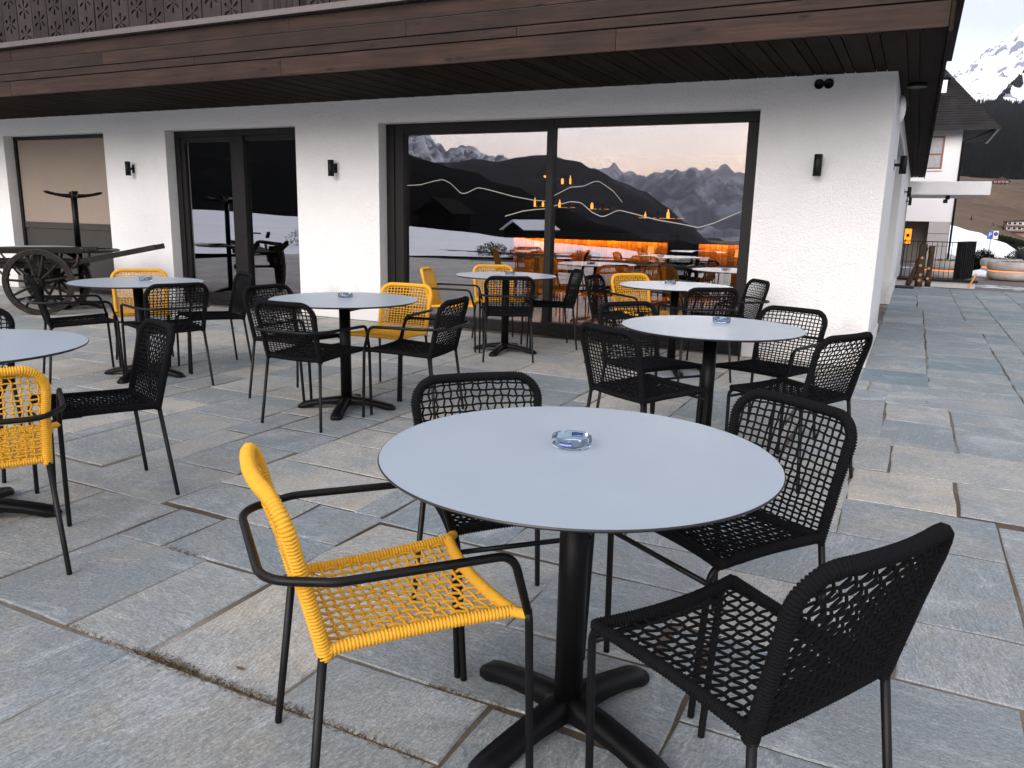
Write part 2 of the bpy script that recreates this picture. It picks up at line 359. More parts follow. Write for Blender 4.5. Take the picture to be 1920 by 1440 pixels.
# ------------------------------------------------------------------ large structure: the hotel
D, XC, ZS, YF, XE = 7.887, -0.286, 2.591, 6.29, 0.065
hotel = empty('hotel_building', (-7, D, 0), label='white stucco hotel with a dark overhanging wooden balcony and big dark windows', cat='building')
def hp(mb, name, mat, bevel=0):                       # part of the hotel given in world coordinates
    o = mb.build(name, mat, hotel); o.matrix_parent_inverse = Matrix.Translation((7, -D, 0))
    if bevel:
        b = o.modifiers.new('bevel', 'BEVEL'); b.width = bevel; b.segments = 2; b.limit_method = 'ANGLE'; b.angle_limit = R(40)
    return o
OP = [(-12.83, -10.505, 2.343), (-9.26, -6.972, 2.335), (-5.723, -1.404, 2.326)]
WB = 8.22                                            # inner face of the front wall
def front_wall():
    """one skin with three openings, softly rounded stucco edges"""
    bm = bmesh.new()
    xs = [-17.0]; [xs.extend(o[:2]) for o in OP]; xs.append(XC)
    mb = MB(); segs = [(-17.0, OP[0][0]), (OP[0][1], OP[1][0]), (OP[1][1], OP[2][0]), (OP[2][1], XC)]
    zt = ZS + .02; V = {}
    def v(x, y, z):
        k = (round(x, 4), round(y, 4), round(z, 4))
        if k not in V: V[k] = bm.verts.new(k)
        return V[k]
    def q(*p): bm.faces.new([v(*a) for a in p])
    for (a, b) in segs:
        zz = sorted({0.0, *[o[2] for o in OP if o[0] in (a, b) or o[1] in (a, b)], zt})
        for z0, z1 in zip(zz, zz[1:]):
            q((a, D, z0), (b, D, z0), (b, D, z1), (a, D, z1))
    for (a, b, z) in OP:
        q((a, D, z), (b, D, z), (b, D, zt), (a, D, zt)); q((a, D, z), (a, WB, z), (b, WB, z), (b, D, z))
        q((a, D, 0), (a, WB, 0), (a, WB, z), (a, D, z)); q((b, D, 0), (b, D, z), (b, WB, z), (b, WB, 0))
        q((a, WB, z), (a, WB, zt), (b, WB, zt), (b, WB, z))
    for (a, b) in segs:
        zz = sorted({0.0, *[o[2] for o in OP if o[0] in (a, b) or o[1] in (a, b)], zt})
        for z0, z1 in zip(zz, zz[1:]):
            q((a, WB, z0), (a, WB, z1), (b, WB, z1), (b, WB, z0))
    # side wall with a deep recess, running away from the camera
    ya, yb, yc, rec = 10.4, 14.5, 25.2, .42; zr = 2.36
    x = XC
    q((x, D, 0), (x, ya, 0), (x, ya, zr), (x, D, zr)); q((x, D, zr), (x, ya, zr), (x, ya, zt), (x, D, zt))
    q((x, ya, zr), (x, yb, zr), (x, yb, zt), (x, ya, zt)); q((x, yb, 0), (x, yc, 0), (x, yc, zt), (x, yb, zt))
    q((x, ya, 0), (x-rec, ya, 0), (x-rec, ya, zr), (x, ya, zr)); q((x, yb, 0), (x, yb, zr), (x-rec, yb, zr), (x-rec, yb, 0))
    q((x, ya, zr), (x-rec, ya, zr), (x-rec, yb, zr), (x, yb, zr)); q((x-rec, ya, 0), (x-rec, yb, 0), (x-rec, yb, zr), (x-rec, ya, zr))
    q((x, yc, 0), (x-3, yc, 0), (x-3, yc, zt), (x, yc, zt))
    me = bpy.data.meshes.new('wall'); bmesh.ops.remove_doubles(bm, verts=bm.verts, dist=1e-4); bmesh.ops.recalc_face_normals(bm, faces=bm.faces)
    bm.to_mesh(me); bm.free(); return me
o = link(front_wall(), 'wall', M_stucco, hotel); o.matrix_parent_inverse = Matrix.Translation((7, -D, 0))
for a, b in ((-17.0, OP[0][0]-.0), (OP[0][1], OP[1][0]), (OP[1][1], OP[2][0]), (OP[2][1], XC+.006)): hp(MB().box(a+.003, b-.003 if b < -1 else b, D-.008, D+.05, 0, .14), 'plinth', M_plinth, .006)
hp(MB().box(XC-.05, XC+.012, D-.003, 10.39, 0, .14), 'plinth', M_plinth, .006); hp(MB().box(XC-.05, XC+.03, 14.49, 25.2, 0, .17), 'plinth', M_plinth, .006)

# fascia: four rows of stepped planks, each plank a part
rows = [(ZS, 2.767, 0), (2.767, 2.853, .010), (2.853, 2.992, .020), (2.992, 3.133, .032)]
for ri, (z0, z1, dy) in enumerate(rows):
    x = -17.0; first = True
    while x < XE - .03:
        L = rng.uniform(2.6, 4.4); x1 = min(XE - .02, x + L)
        if XE - x1 < .9: x1 = XE - .02
        mb = MB(); mb.box(-(x1-x)/2 + .0015, (x1-x)/2 - .0015, 0, .022, 0, z1-z0-.013)
        o = mb.build('fascia_plank', M_fascia, hotel, ((x+x1)/2 + 7, YF+dy-D, z0+.004), .0025); x = x1
hp(MB().box(-17, XE-.03, YF+.04, YF+.10, ZS+.01, 3.13), 'fascia_backing', M_dark)
hp(MB().box(-17, XE, YF-.035, YF+.30, 3.138, 3.196), 'balcony_trim', M_strip, .004)
# right-hand eave board, running away from the camera
hp(MB().box(XE-.018, XE+.006, YF-.03, 25.8, ZS-.03, 3.135), 'eave_board', M_soffit)
# soffit planks run front to back, alternating wide and narrow
x = XE - .022; k = 0
while x > -16.5:
    w = (.165, .085)[k % 2]; side = x > XC - .01
    y1 = 25.75 if x > XC else D + .05
    mb = MB(); mb.box(-w/2+.005, w/2-.005, YF+.025-(YF+y1)/2, y1-(YF+y1)/2, 0, .02)
    mb.build('soffit_plank', M_soffit, hotel, (x - w/2 + 7, (YF+y1)/2 - D, ZS + (.002 if k % 2 else 0)), .002); x -= w; k += 1
hp(MB().box(-17, XE-.02, YF+.06, 25.6, ZS+.03, ZS+.06), 'soffit_backing', M_dark)
hp(MB().lathe([(.085, .0), (.085, .03), (.06, .035)], 24, (-.139, 8.643, ZS-.032)), 'soffit_vent', M_metal)
# balcony boards with cut-out flowers
def flower_board(w, z0, z1, phase, plain=False):
    c = bpy.data.curves.new('balcony_board', 'CURVE'); c.dimensions = '2D'; c.fill_mode = 'BOTH'; c.extrude = .011; c.resolution_u = 3
    def poly(P):
        s = c.splines.new('POLY'); s.points.add(len(P)-1); s.use_cyclic_u = True
        for q, p in zip(s.points, P): q.co = (p[0], p[1], 0, 1)
    poly([(-w/2, z0), (w/2, z0), (w/2, z1), (-w/2, z1)])
    z = z0 + .075 + phase
    while not plain and z < z1 - .1:
        poly([(math.cos(a)*.010, z + math.sin(a)*.010) for a in [2*math.pi*i/8 for i in range(8)]])
        for j in range(6):
            th = math.pi/2 + j*math.pi/3; d_ = Vector((math.cos(th), math.sin(th))); n_ = Vector((-d_.y, d_.x)); P = []
            for u, hw in ((.022, .002), (.05, .009), (.075, .0165), (.092, .0175), (.103, .010), (.106, 0)): P.append((d_*u + n_*hw))
            for u, hw in ((.103, .010), (.092, .0175), (.075, .0165), (.05, .009), (.022, .002)): P.append((d_*u - n_*hw))
            poly([(p.x, z + p.y) for p in P])
        z += .277
    ob = bpy.data.objects.new('tmp', c); col.objects.link(ob)
    me = bpy.data.meshes.new_from_object(ob.evaluated_get(bpy.context.evaluated_depsgraph_get())); bpy.data.objects.remove(ob)
    me.transform(Matrix.Rotation(R(90), 4, 'X')); me.materials.clear(); me.materials.append(M_board); return me
fa, fb, fp = flower_board(.262, 3.2, 4.15, 0), flower_board(.262, 3.2, 4.15, .132), flower_board(.073, 3.2, 4.15, 0, True)
for i in range(-11, 40):
    xc = -9.65 + .2735*i
    if xc > XE - .1: break
    if -5.98 < xc < -5.42: continue
    link(fa if i % 2 == 0 else fb, 'balcony_board', None, hotel, (xc + 7, YF+.06-D+rng.uniform(-.003, .003), 0))
for i in range(6): link(fp, 'balcony_slat', None, hotel, (-5.92 + .078*i + 7, YF+.05-D, 0))
hp(MB().box(-17, XE, YF+.0, YF+.13, 4.15, 4.2), 'handrail', M_board)
hp(MB().box(-17, XE, YF+.3, D+.3, 3.1, 3.19), 'balcony_floor', M_soffit)
hp(MB().box(-17, XE-.2, D+.2, D+.3, 3.19, 5.7), 'upper_wall', M_board)
hp(MB().box(-17.5, XE+.3, YF-.2, 26, 5.7, 5.95), 'roof', M_soffit)  # unseen slab above the view, added to keep the balcony dark
hp(MB().box(-17, XC-.46, 17.2, 17.4, 0, 2.66), 'rear_wall', M_dark)
hp(MB().box(-17.2, -17.0, D, 25.2, 0, ZS), 'end_wall', M_stucco)
hp(MB().box(-16.99, -16.9, WB+.003, 17.19, .003, 2.655), 'room_lining', M_dark)
hp(MB().box(XC-.50, XC-.43, WB+.003, 17.19, .003, 2.655), 'room_lining', M_dark)
hp(MB().box(-17, XC-.44, WB+.002, 17.2, 2.66, 2.72), 'room_ceiling', M_dark)
# round vents in the plaster
for vx in (-.915, -.835):
    v = MB(); v.lathe([(.043, 0), (.043, .012), (.034, .014), (.034, .004), (0, .004)], 20, M=Matrix.Translation((vx, D-.001, 2.515)) @ Matrix.Rotation(R(90), 4, 'X')); hp(v, 'wall_vent', M_metal)
v = MB(); v.lathe([(.13, 0), (.13, .03), (.11, .05), (.06, .065), (0, .07)], 28, M=Matrix.Translation((XC-.005, 9.15, 2.43)) @ Matrix.Rotation(R(90), 4, 'Y')); hp(v, 'vent_cap', M_white)

YG = D + .195
def frame_rect(mb, x0, x1, z0, z1, w, y0, y1):
    mb.box(x0, x0+w, y0, y1, z0, z1); mb.box(x1-w, x1, y0, y1, z0, z1); mb.box(x0+w, x1-w, y0, y1, z1-w, z1); mb.box(x0+w, x1-w, y0, y1, z0, z0+w)
def wpart(win, mb, name, mat):
    o = mb.build(name, mat, win); return o
# big sliding window
mb = MB(); y0, y1 = D+.15, D+.25
mb.box(-5.722, -5.46, y0, y1, 0, 2.325); mb.box(-5.46, -3.63, y0, y1, 2.20, 2.325); mb.box(-3.63, -3.55, y0-.01, y1, 0, 2.325)
mb.box(-3.55, -1.405, y0-.004, y1, 2.232, 2.325); mb.box(-1.535, -1.405, y0, y1, 0, 2.232); mb.box(-5.46, -3.63, y0, y1, 0, .13); mb.box(-3.55, -1.535, y0-.03, y1, 0, .15)
mb.box(-5.62, -5.60, y0-.02, y0, .02, 2.3); mb.box(-5.50, -5.47, y0-.014, y0, .1, 2.24); mb.box(-3.5, -1.42, y0-.05, y0-.03, 0, .045)
w3 = hp(mb, 'sliding_window', M_frame, .004)
def pane(win, x0, x1, z0, z1, mat):
    m_ = MB(); m_.v = [(x0, YG, z0), (x1, YG, z0), (x1, YG, z1), (x0, YG, z1)]; m_.face((0, 1, 2, 3)); return wpart(win, m_, 'pane', mat)
pane(w3, -5.46, -3.63, .13, 2.20, M_glass); pane(w3, -3.55, -1.535, .15, 2.232, M_glass)
LN = [[(-5.5,1.63),(-5.26,1.64),(-5.09,1.68),(-4.96,1.70),(-4.86,1.66),(-4.71,1.54),(-4.64,1.55),(-4.5,1.61),(-4.42,1.60),(-4.23,1.56),(-4.06,1.52),(-3.8,1.48),(-3.632,1.47)],
      [(-4.14,1.30),(-3.92,1.36),(-3.76,1.38),(-3.632,1.39)], [(-3.548,1.53),(-3.36,1.62),(-3.21,1.63),(-3.09,1.68),(-3.03,1.68),(-2.87,1.58),(-2.77,1.47)],
      [(-3.548,1.42),(-3.35,1.47),(-3.23,1.46),(-3.1,1.36),(-2.98,1.31),(-2.81,1.39),(-2.66,1.36),(-2.4,1.30),(-2.12,1.26),(-1.95,1.23),(-1.8,1.28),(-1.54,1.40)]]
M_decal = simple('frosted_line_film', (.30, .29, .27), .6)
for P in LN:
    Q = fillet([(max(-5.455, a), YG-.004, b) for a, b in P], .12, 4); m_ = MB()
    for p in Q: m_.v += [(p.x, p.y, p.z-.005), (p.x, p.y, p.z+.005)]
    for i in range(len(Q)-1): m_.face((2*i, 2*i+2, 2*i+3, 2*i+1))
    wpart(w3, m_, 'mountain_line', M_decal)
# double glass door
mb = MB(); mb.box(-9.259, -9.165, y0, y1, 0, 2.334); mb.box(-9.165, -6.973, y0, y1, 2.255, 2.334); mb.box(-7.03, -6.973, y0, y1, 0, 2.255); mb.box(-9.165, -7.03, y0-.012, y1, 0, .055)
mb.box(-8.215, -8.10, y0-.01, y1, .055, 2.255); mb.box(-8.096, -7.985, y0-.014, y1, .055, 2.255); mb.box(-9.165, -9.09, y0+.02, y1-.01, .055, 2.255); mb.box(-9.09, -8.215, y0+.02, y1-.01, 2.19, 2.255); mb.box(-7.985, -7.03, y0+.02, y1-.01, 2.19, 2.255)
mb.box(-9.09, -8.215, y0+.02, y1-.01, .055, .16); mb.box(-7.985, -7.03, y0+.02, y1-.01, .055, .16)
gd = hp(mb, 'glass_door', M_frame, .003)
pane(gd, -9.09, -8.215, .16, 2.19, M_glass2); pane(gd, -7.985, -7.03, .16, 2.19, M_glass2)
wpart(gd, MB().tube(fillet([(-8.0, y0-.02, 1.0), (-8.0, y0-.06, 1.0), (-7.9, y0-.06, 1.0)], .015), .009), 'handle', M_metal)
# left window with its beige roller blind down
mb = MB(); mb.box(-12.829, -12.775, y0, y1, 0, 2.342); mb.box(-12.775, -10.56, y0, y1, 2.29, 2.342); mb.box(-10.56, -10.506, y0, y1, 0, 2.29); mb.box(-12.775, -10.56, y0, y1, 0, .06)
w1 = hp(mb, 'blind_window', M_frame, .003)
M_blind = simple('beige_blind_fabric', (.235, .19, .152), .85, 0, .05, 3, .1, 300)
wpart(w1, MB().box(-12.77, -10.565, y0+.03, y0+.034, 1.05, 2.29), 'blind', M_blind)
M_bar = simple('dark_taupe_panel', (.022, .02, .018), .6)
wpart(w1, MB().box(-12.77, -10.565, y0+.015, y0+.05, .955, 1.05), 'blind_bar', M_bar)
wpart(w1, MB().box(-12.77, -10.565, y0+.03, y0+.05, .06, .95), 'lower_panel', M_bar)
# recess glazing in the side wall
hp(MB().box(XC-.40, XC-.37, 10.9, 14.3, .25, 2.3), 'side_window', M_frame)
# canopy slab at the far end of the side wall
hp(MB().box(XC-.4, 1.50, 22.5, 25.6, 2.02, 2.34), 'canopy', M_stucco, .01)

# ------------------------------------------------------------------ ground, terrace, paving
tag(MB().box(-7000, 7000, -7000, 7000, -60.2, -60.0).build('ground', M_meadow), kind='structure')
terr = MB().box(-17, 8.5, -4.2, 18.95, -.30, -.0055).build('terrace', M_mortar); tag(terr, kind='structure')
EXP = [(-1.985,-.895,.62,1.44),(-3.05,-1.985,.72,1.44),(-.895,-.425,1.12,1.715),(-1.43,-.895,1.44,1.715),(-1.93,-1.43,1.44,2.115),(-2.29,-1.93,1.44,2.01),(-2.80,-2.29,1.44,2.01),
 (-3.29,-2.80,1.22,1.673),(-3.29,-2.80,1.673,2.335),(-2.80,-2.54,2.01,2.335),(-2.54,-1.94,2.01,2.355),(-1.43,-.427,1.715,2.115),(-1.94,-1.053,2.115,2.625),(-1.053,-.578,2.115,2.63),
 (-.427,.42,1.895,2.405),(-.425,.5,1.25,1.895),(.09,.9,2.405,2.813),(-.578,.09,2.405,2.91),(.09,.48,2.813,3.517),(.48,1.25,2.95,3.95),(-.17,.48,3.517,4.013),(-.16,.33,4.013,4.57),(.33,1.15,4.02,4.57),
 (.019,.8,4.57,5.17),(-.55,.019,4.57,5.33),(-.055,.366,5.26,5.87),(-.055,.366,5.87,6.42),(.366,1.15,5.17,6.37),(-.06,.9,6.42,6.88),(-.62,-.06,5.33,6.42),(-.3,.25,7.22,7.92),
 (-3.62,-2.93,2.335,2.81),(-2.93,-2.3,2.36,2.69),(-3.58,-3.29,1.83,2.33),(-4.2,-3.58,2.0,2.55),(-2.93,-2.1,2.69,3.12),(-2.30,-1.94,2.355,2.69),(-3.4,-2.94,2.81,3.25)]
CELL = .04; X0, X1, Y0, Y1 = -17.0, 8.48, -4.2, 18.92
nx, ny = int((X1-X0)/CELL), int((Y1-Y0)/CELL); occ = [bytearray(nx) for _ in range(ny)]; rects = []
def claim(i0, i1, j0, j1):
    for j in range(max(0, j0), min(ny, j1)):
        for i in range(max(0, i0), min(nx, i1)): occ[j][i] = 1
def gi(x): return round((x-X0)/CELL)
def gj(y): return round((y-Y0)/CELL)
for a, b, c_, d_ in EXP: claim(gi(a), gi(b), gj(c_), gj(d_)); rects.append((a, b, c_, d_))
wi, wj = gi(XC), gj(D)
for j in range(wj, ny):
    for i in range(0, wi): occ[j][i] = 1
srng = random.Random(5)
for j in range(ny):
    i = 0
    while i < nx:
        if occ[j][i]: i += 1; continue
        run = i
        while run < nx and not occ[j][run]: run += 1
        L = run - i; w = srng.randint(10, 27)
        if L - w < 8: w = L if L < 30 else L//2
        h_ = srng.randint(8, 15); hh = 1
        while hh < h_ and j+hh < ny and not any(occ[j+hh][i:i+w]): hh += 1
        if hh >= h_ and j+hh < ny:                       # do not leave a sliver above
            e = 0
            while e < 6 and j+hh+e < ny and not any(occ[j+hh+e][i:i+w]): e += 1
            if e < 6: hh += e
        claim(i, i+w, j, j+hh); rects.append((X0+i*CELL, X0+(i+w)*CELL, Y0+j*CELL, Y0+(j+hh)*CELL)); i += w
ci, cj = Vector((0, 0, 1.3157)), RM.transposed()
def view(p):
    q = cj @ (Vector(p) - ci); return (q.x/-q.z*1481.5+960, 720-q.y/-q.z*1481.5, -q.z) if q.z < -.05 else None
QT = dict(zip(EXP, (.42, .27, .34, .40, .88, .52, .26, .45, .50, .36, .24, .30, .62, .40, .33, .30, .45, .80, .36, .42)))
def stone(r, mb, tints):
    a, b, c_, d_ = r; g = srng.uniform(.0035, .0085); a += g; b -= g; c_ += g; d_ -= g
    P = []; jx = lambda s: srng.gauss(0, s)
    cs = [(a, c_), (b, c_), (b, d_), (a, d_)]; cs = [(x+jx(.004), y+jx(.004)) for x, y in cs]
    for k in range(4):
        p, q = cs[k], cs[(k+1) % 4]; P.append(p)
        L = math.hypot(q[0]-p[0], q[1]-p[1])
        for u in ((.35, .7) if L > .35 else (.5,)):
            n_ = ((q[1]-p[1])/max(L, .01), -(q[0]-p[0])/max(L, .01)); e = jx(.0045)
            P.append((p[0]+(q[0]-p[0])*u+n_[0]*e, p[1]+(q[1]-p[1])*u+n_[1]*e))
    n = len(P); b0 = len(mb.v); cx, cy = (a+b)/2, (c_+d_)/2; zt = srng.uniform(-.002, .0)
    ti = (srng.uniform(-.0025, .0025), srng.uniform(-.0025, .0025))
    for (x, y) in P: mb.v.append((x, y, -.03))
    for (x, y) in P: mb.v.append((x, y, zt-.0035+ti[0]*(x-cx)+ti[1]*(y-cy)))
    for (x, y) in P:
        l = math.hypot(x-cx, y-cy); s = 1 - .007/max(l, .02); mb.v.append((cx+(x-cx)*s, cy+(y-cy)*s, zt+ti[0]*(x-cx)+ti[1]*(y-cy)))
    q0 = srng.random(); q0 = q0*.42 if (cx > -.35 and cy > 6.2 + srng.uniform(-.8, .8)) else .22 + q0*.78  # beyond the hotel corner, bluish shade is put into the stone tint
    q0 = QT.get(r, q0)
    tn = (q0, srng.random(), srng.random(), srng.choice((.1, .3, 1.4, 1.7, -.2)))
    for k in range(n):
        l = (k+1) % n; mb.face((b0+k, b0+l, b0+n+l, b0+n+k)); mb.face((b0+n+k, b0+n+l, b0+2*n+l, b0+2*n+k), 0, False)
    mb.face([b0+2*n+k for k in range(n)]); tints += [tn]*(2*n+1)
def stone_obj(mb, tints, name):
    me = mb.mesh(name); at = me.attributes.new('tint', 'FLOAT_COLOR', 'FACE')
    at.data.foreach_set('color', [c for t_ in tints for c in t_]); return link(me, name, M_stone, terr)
def size_in_view(r):
    n = 0; A = 0
    for u in (.5, .1, .9):
        for w in (.5, .1, .9):
            q = view((r[0]+(r[1]-r[0])*u, r[2]+(r[3]-r[2])*w, 0))
            if q and -30 < q[0] < 1950 and 330 < q[1] < 1480: n += 1; A = max(A, (r[1]-r[0])*(r[3]-r[2])/q[2]**3)
    return A if n else 0
rects = [r for r in rects if r[1]-r[0] > .05 and r[3]-r[2] > .05]
rects.sort(key=lambda r: -size_in_view(r))
rest = MB(); rt = []
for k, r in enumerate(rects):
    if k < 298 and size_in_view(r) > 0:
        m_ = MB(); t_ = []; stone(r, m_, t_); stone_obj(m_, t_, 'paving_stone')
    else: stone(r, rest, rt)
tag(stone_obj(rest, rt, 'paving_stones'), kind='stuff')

# ------------------------------------------------------------------ land beyond the terrace (seen in the window glass)
def interp(P, a):
    if a <= P[0][0]: return P[0][1]
    for (a0, v0), (a1, v1) in zip(P, P[1:]):
        if a <= a1: u = (a-a0)/(a1-a0); u = u*u*(3-2*u); return v0+(v1-v0)*u
    return P[-1][1]
def fnoise(x, y, z=0.0, o=5): return noise.fractal(Vector((x, y, z)), 1.0, 2.1, o)
def ridge(name, mat, crest, r0, z0, r1, az0, az1, n, m, amp, origin, sgn, power=1.0, seed=0.0, jag=0.0, back=True, fr=9.0):
    """hillside from a foot line (r0, z0) up to a crest at r1; azimuths in degrees about origin, along sgn*Y"""
    mb = MB(); rows_ = m + (4 if back else 1)
    for i in range(n+1):
        az = az0 + (az1-az0)*i/n; e = interp(crest, az); zc = 1.3 + r1*math.tan(R(e)) ; zc += jag*r1*.001*fnoise(az*.9+seed, 1.7, 0, 8)
        zf = z0(az) if callable(z0) else z0
        for j in range(rows_):
            u = min(1.0, j/m); r = r0 + (r1-r0)*j/m; z = zf + (zc-zf)*u**power
            if j > m: z = zc - (j-m)*abs(zc-zf)*.28
            w = amp*r1*.001*math.sin(math.pi*min(1, u)*.92+.1)
            x = math.sin(R(az))*r; y = math.cos(R(az))*r
            z += w*(fnoise(x/r1*fr+seed, y/r1*fr, u*3+seed, 6) if fr < 12 else noise.ridged_multi_fractal(Vector((x/r1*fr+seed, y/r1*fr*.6, seed)), .9, 2.2, 5, 1.0, 2.0)-1.2)
            mb.v.append((origin[0]+x, origin[1]+sgn*y, z))
    for i in range(n):
        for j in range(rows_-1):
            a = i*rows_+j; q = (a, a+rows_, a+rows_+1, a+1); mb.face(q if sgn > 0 else q[::-1], 0, True)
    return tag(mb.build(name, mat), kind='structure')
def mountain_mat(name, snow, rock, lo, hi, scale, dark=.0):
    m, t, b = newmat(name); g = N(t, 'ShaderNodeNewGeometry')
    rt_ = N(t, 'ShaderNodeVectorRotate', {'Vector': g.outputs['Position'], 'Angle': .7}, rotation_type='Y_AXIS')
    mp = N(t, 'ShaderNodeMapping', {'Vector': rt_.outputs[0], 'Scale': (scale*1.0, scale*.5, scale*2.6)})
    nz = N(t, 'ShaderNodeTexNoise', {'Vector': mp.outputs[0], 'Scale': 1.0, 'Detail': 10.0, 'Roughness': .62, 'Distortion': .5})
    bg_ = N(t, 'ShaderNodeTexNoise', {'Vector': g.outputs['Position'], 'Scale': scale*.55, 'Detail': 3.0})
    s_ = N(t, 'ShaderNodeMath', {0: nz.outputs[0], 1: bg_.outputs[0]}, operation='ADD')
    f = ramp(t, N(t, 'ShaderNodeMath', {0: s_.outputs[0], 1: .5}, operation='MULTIPLY').outputs[0], [(lo, (0, 0, 0)), (hi, (1, 1, 1))])
    t.links.new(mixc(t, f, rock, snow), b.inputs['Base Color']); b.inputs['Roughness'].default_value = .95; b.inputs['Specular IOR Level'].default_value = .05
    return m
def forest_mat(name, c1, c2, scale, snowy=0.0):
    m, t, b = newmat(name); g = N(t, 'ShaderNodeNewGeometry')
    mp = N(t, 'ShaderNodeMapping', {'Vector': g.outputs['Position'], 'Scale': (scale, scale, scale*.55)})
    vo = N(t, 'ShaderNodeTexNoise', {'Vector': mp.outputs[0], 'Scale': 1.0, 'Detail': 6.0, 'Roughness': .7})
    nz = N(t, 'ShaderNodeTexNoise', {'Vector': g.outputs['Position'], 'Scale': scale*.05, 'Detail': 6.0})
    c = mixc(t, ramp(t, vo.outputs[0], [(.38, (0, 0, 0)), (.66, (1, 1, 1))]), c1, c2)
    if snowy: c = mixc(t, ramp(t, nz.outputs[0], [(.55, (0, 0, 0)), (.72, (snowy,)*3)]), c, (.35, .37, .42))
    t.links.new(c, b.inputs['Base Color']); b.inputs['Roughness'].default_value = 1.0; b.inputs['Specular IOR Level'].default_value = .0
    return m
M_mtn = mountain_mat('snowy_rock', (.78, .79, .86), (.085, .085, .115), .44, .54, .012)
M_mtn2 = mountain_mat('haze_tinted_far_rock', (.50, .52, .60), (.13, .14, .18), .44, .58, .0042)  # distance haze put into the colour: bluish rock, dulled snow
M_mtnA = mountain_mat('steep_snow_face', (.84, .85, .88), (.22, .235, .31), .44, .47, .024)
M_for = forest_mat('spruce_forest', (.0025, .003, .0033), (.0085, .009, .0082), .3)
M_forS = forest_mat('frosted_forest', (.008, .009, .012), (.030, .032, .040), .05, .5)
OR = (0.0, 16.17)
snowtop = [(-80, .2), (-60, .0), (-48.6, -.1), (-41.4, -.4), (-34.1, -.9), (-30.3, -1.2), (-26.5, -1.6), (-23.3, -1.9), (-20.1, -2.1), (-15.3, -2.5), (-10.2, -2.7), (10, -2.75), (50, -2.6)]
tag(MB().box(-80, 60, -11.5, -4.19, -3.0, -.10).build('garden_soil', M_earth), kind='structure')
ridge('snow_field', M_snow, snowtop, 26.2, -.04, 120, -85, 55, 140, 24, 1.2, OR, -1, 1.0, 3.1, 0, True)
nf = [(-90, 9), (-60, 12.5), (-48, 10.5), (-42, 7.2), (-38, 5.0), (-36.3, 4.2), (-34, 3.9), (-30.4, 3.0), (-26.7, 1.9), (-24, .9), (-20, -.6), (-16, -1.6), (-12, -2.2), (0, -2.3), (30, -1), (60, 2)]
ridge('forest_slope', M_for, nf, 118, lambda az: 1.3+118*math.tan(R(interp(snowtop, az)))-2.0, 520, -90, 60, 160, 18, 10, OR, -1, 1.1, 9.2, 3)
mid = [(-90, 6), (-36, 3.0), (-30.9, 3.5), (-29.7, 3.7), (-27.8, 3.65), (-26, 3.9), (-25.2, 4.05), (-24.5, 4.1), (-23.1, 3.9), (-22.3, 3.75), (-21, 3.2), (-18.9, 2.4), (-17.5, 1.8), (-16, .9), (-14.6, -.2), (-12.5, -1.6), (-6, -1.9), (6, 0), (20, 3.5), (60, 5)]
ridge('forest_hill', M_forS, mid, 500, -40, 1500, -90, 60, 260, 30, 16, OR, -1, 1.0, 4.4, 2)
smt = [(-90, 9), (-50, 8), (-40, 6.8), (-36, 5.9), (-34, 5.6), (-33.2, 5.7), (-32.2, 5.2), (-31, 4.65), (-29.7, 4.5), (-28.4, 4.15), (-27.6, 3.85), (-26, 3.7), (-24, 3.0), (-21, 1.5)]
ridge('snow_mountain', M_mtn, smt, 1700, -60, 3600, -60, -20, 420, 70, 30, OR, -1, 1.0, 7.7, 8, True, 26.0)
far2 = [(-24, 2.3), (-18.9, 2.7), (-17.1, 2.8), (-15.1, 3.0), (-14.2, 3.1), (-12.8, 2.85), (-11.9, 2.5), (-10.6, 2.2), (-4, 1.8), (5, 2.6), (60, 3)]
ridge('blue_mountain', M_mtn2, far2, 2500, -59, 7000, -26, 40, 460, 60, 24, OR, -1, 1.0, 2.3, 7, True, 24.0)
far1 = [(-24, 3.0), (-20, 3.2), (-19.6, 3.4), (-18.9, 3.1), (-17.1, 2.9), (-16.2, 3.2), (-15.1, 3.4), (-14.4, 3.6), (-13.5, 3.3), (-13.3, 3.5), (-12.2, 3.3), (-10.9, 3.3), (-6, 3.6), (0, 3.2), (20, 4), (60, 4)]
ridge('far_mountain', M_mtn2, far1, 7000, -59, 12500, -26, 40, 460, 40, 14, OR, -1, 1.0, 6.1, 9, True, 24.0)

# ------------------------------------------------------------------ land on the right, seen past the hotel
def cobble_mat():
    m, t, b = newmat('cobbled_yard'); g = N(t, 'ShaderNodeNewGeometry')
    vo = N(t, 'ShaderNodeTexVoronoi', {'Vector': g.outputs['Position'], 'Scale': 8.0}, feature='DISTANCE_TO_EDGE')
    v2 = N(t, 'ShaderNodeTexVoronoi', {'Vector': g.outputs['Position'], 'Scale': 8.0})
    nz = N(t, 'ShaderNodeTexNoise', {'Vector': g.outputs['Position'], 'Scale': .55, 'Detail': 6.0, 'Roughness': .65})
    c = mixc(t, v2.outputs['Color'], (.10, .085, .08), (.17, .145, .14))
    c = mixc(t, ramp(t, vo.outputs['Distance'], [(.02, (1,)*3), (.09, (0,)*3)]), c, (.05, .042, .038))
    c = mixc(t, ramp(t, nz.outputs[0], [(.56, (0,)*3), (.64, (1,)*3)]), c, (.72, .74, .78))
    t.links.new(c, b.inputs['Base Color']); b.inputs['Roughness'].default_value = .7
    bp = N(t, 'ShaderNodeBump', {'Height': vo.outputs['Distance'], 'Strength': .8, 'Distance': .02}); t.links.new(bp.outputs[0], b.inputs['Normal'])
    return m
tag(MB().box(-2.5, 40, 18.951, 37.5, -3.0, -.055).build('pavement', cobble_mat()), kind='structure')
tag(MB().box(-30, 60, 37.502, 48, -3.0, -.86).build('lower_yard', M_earth), kind='structure')
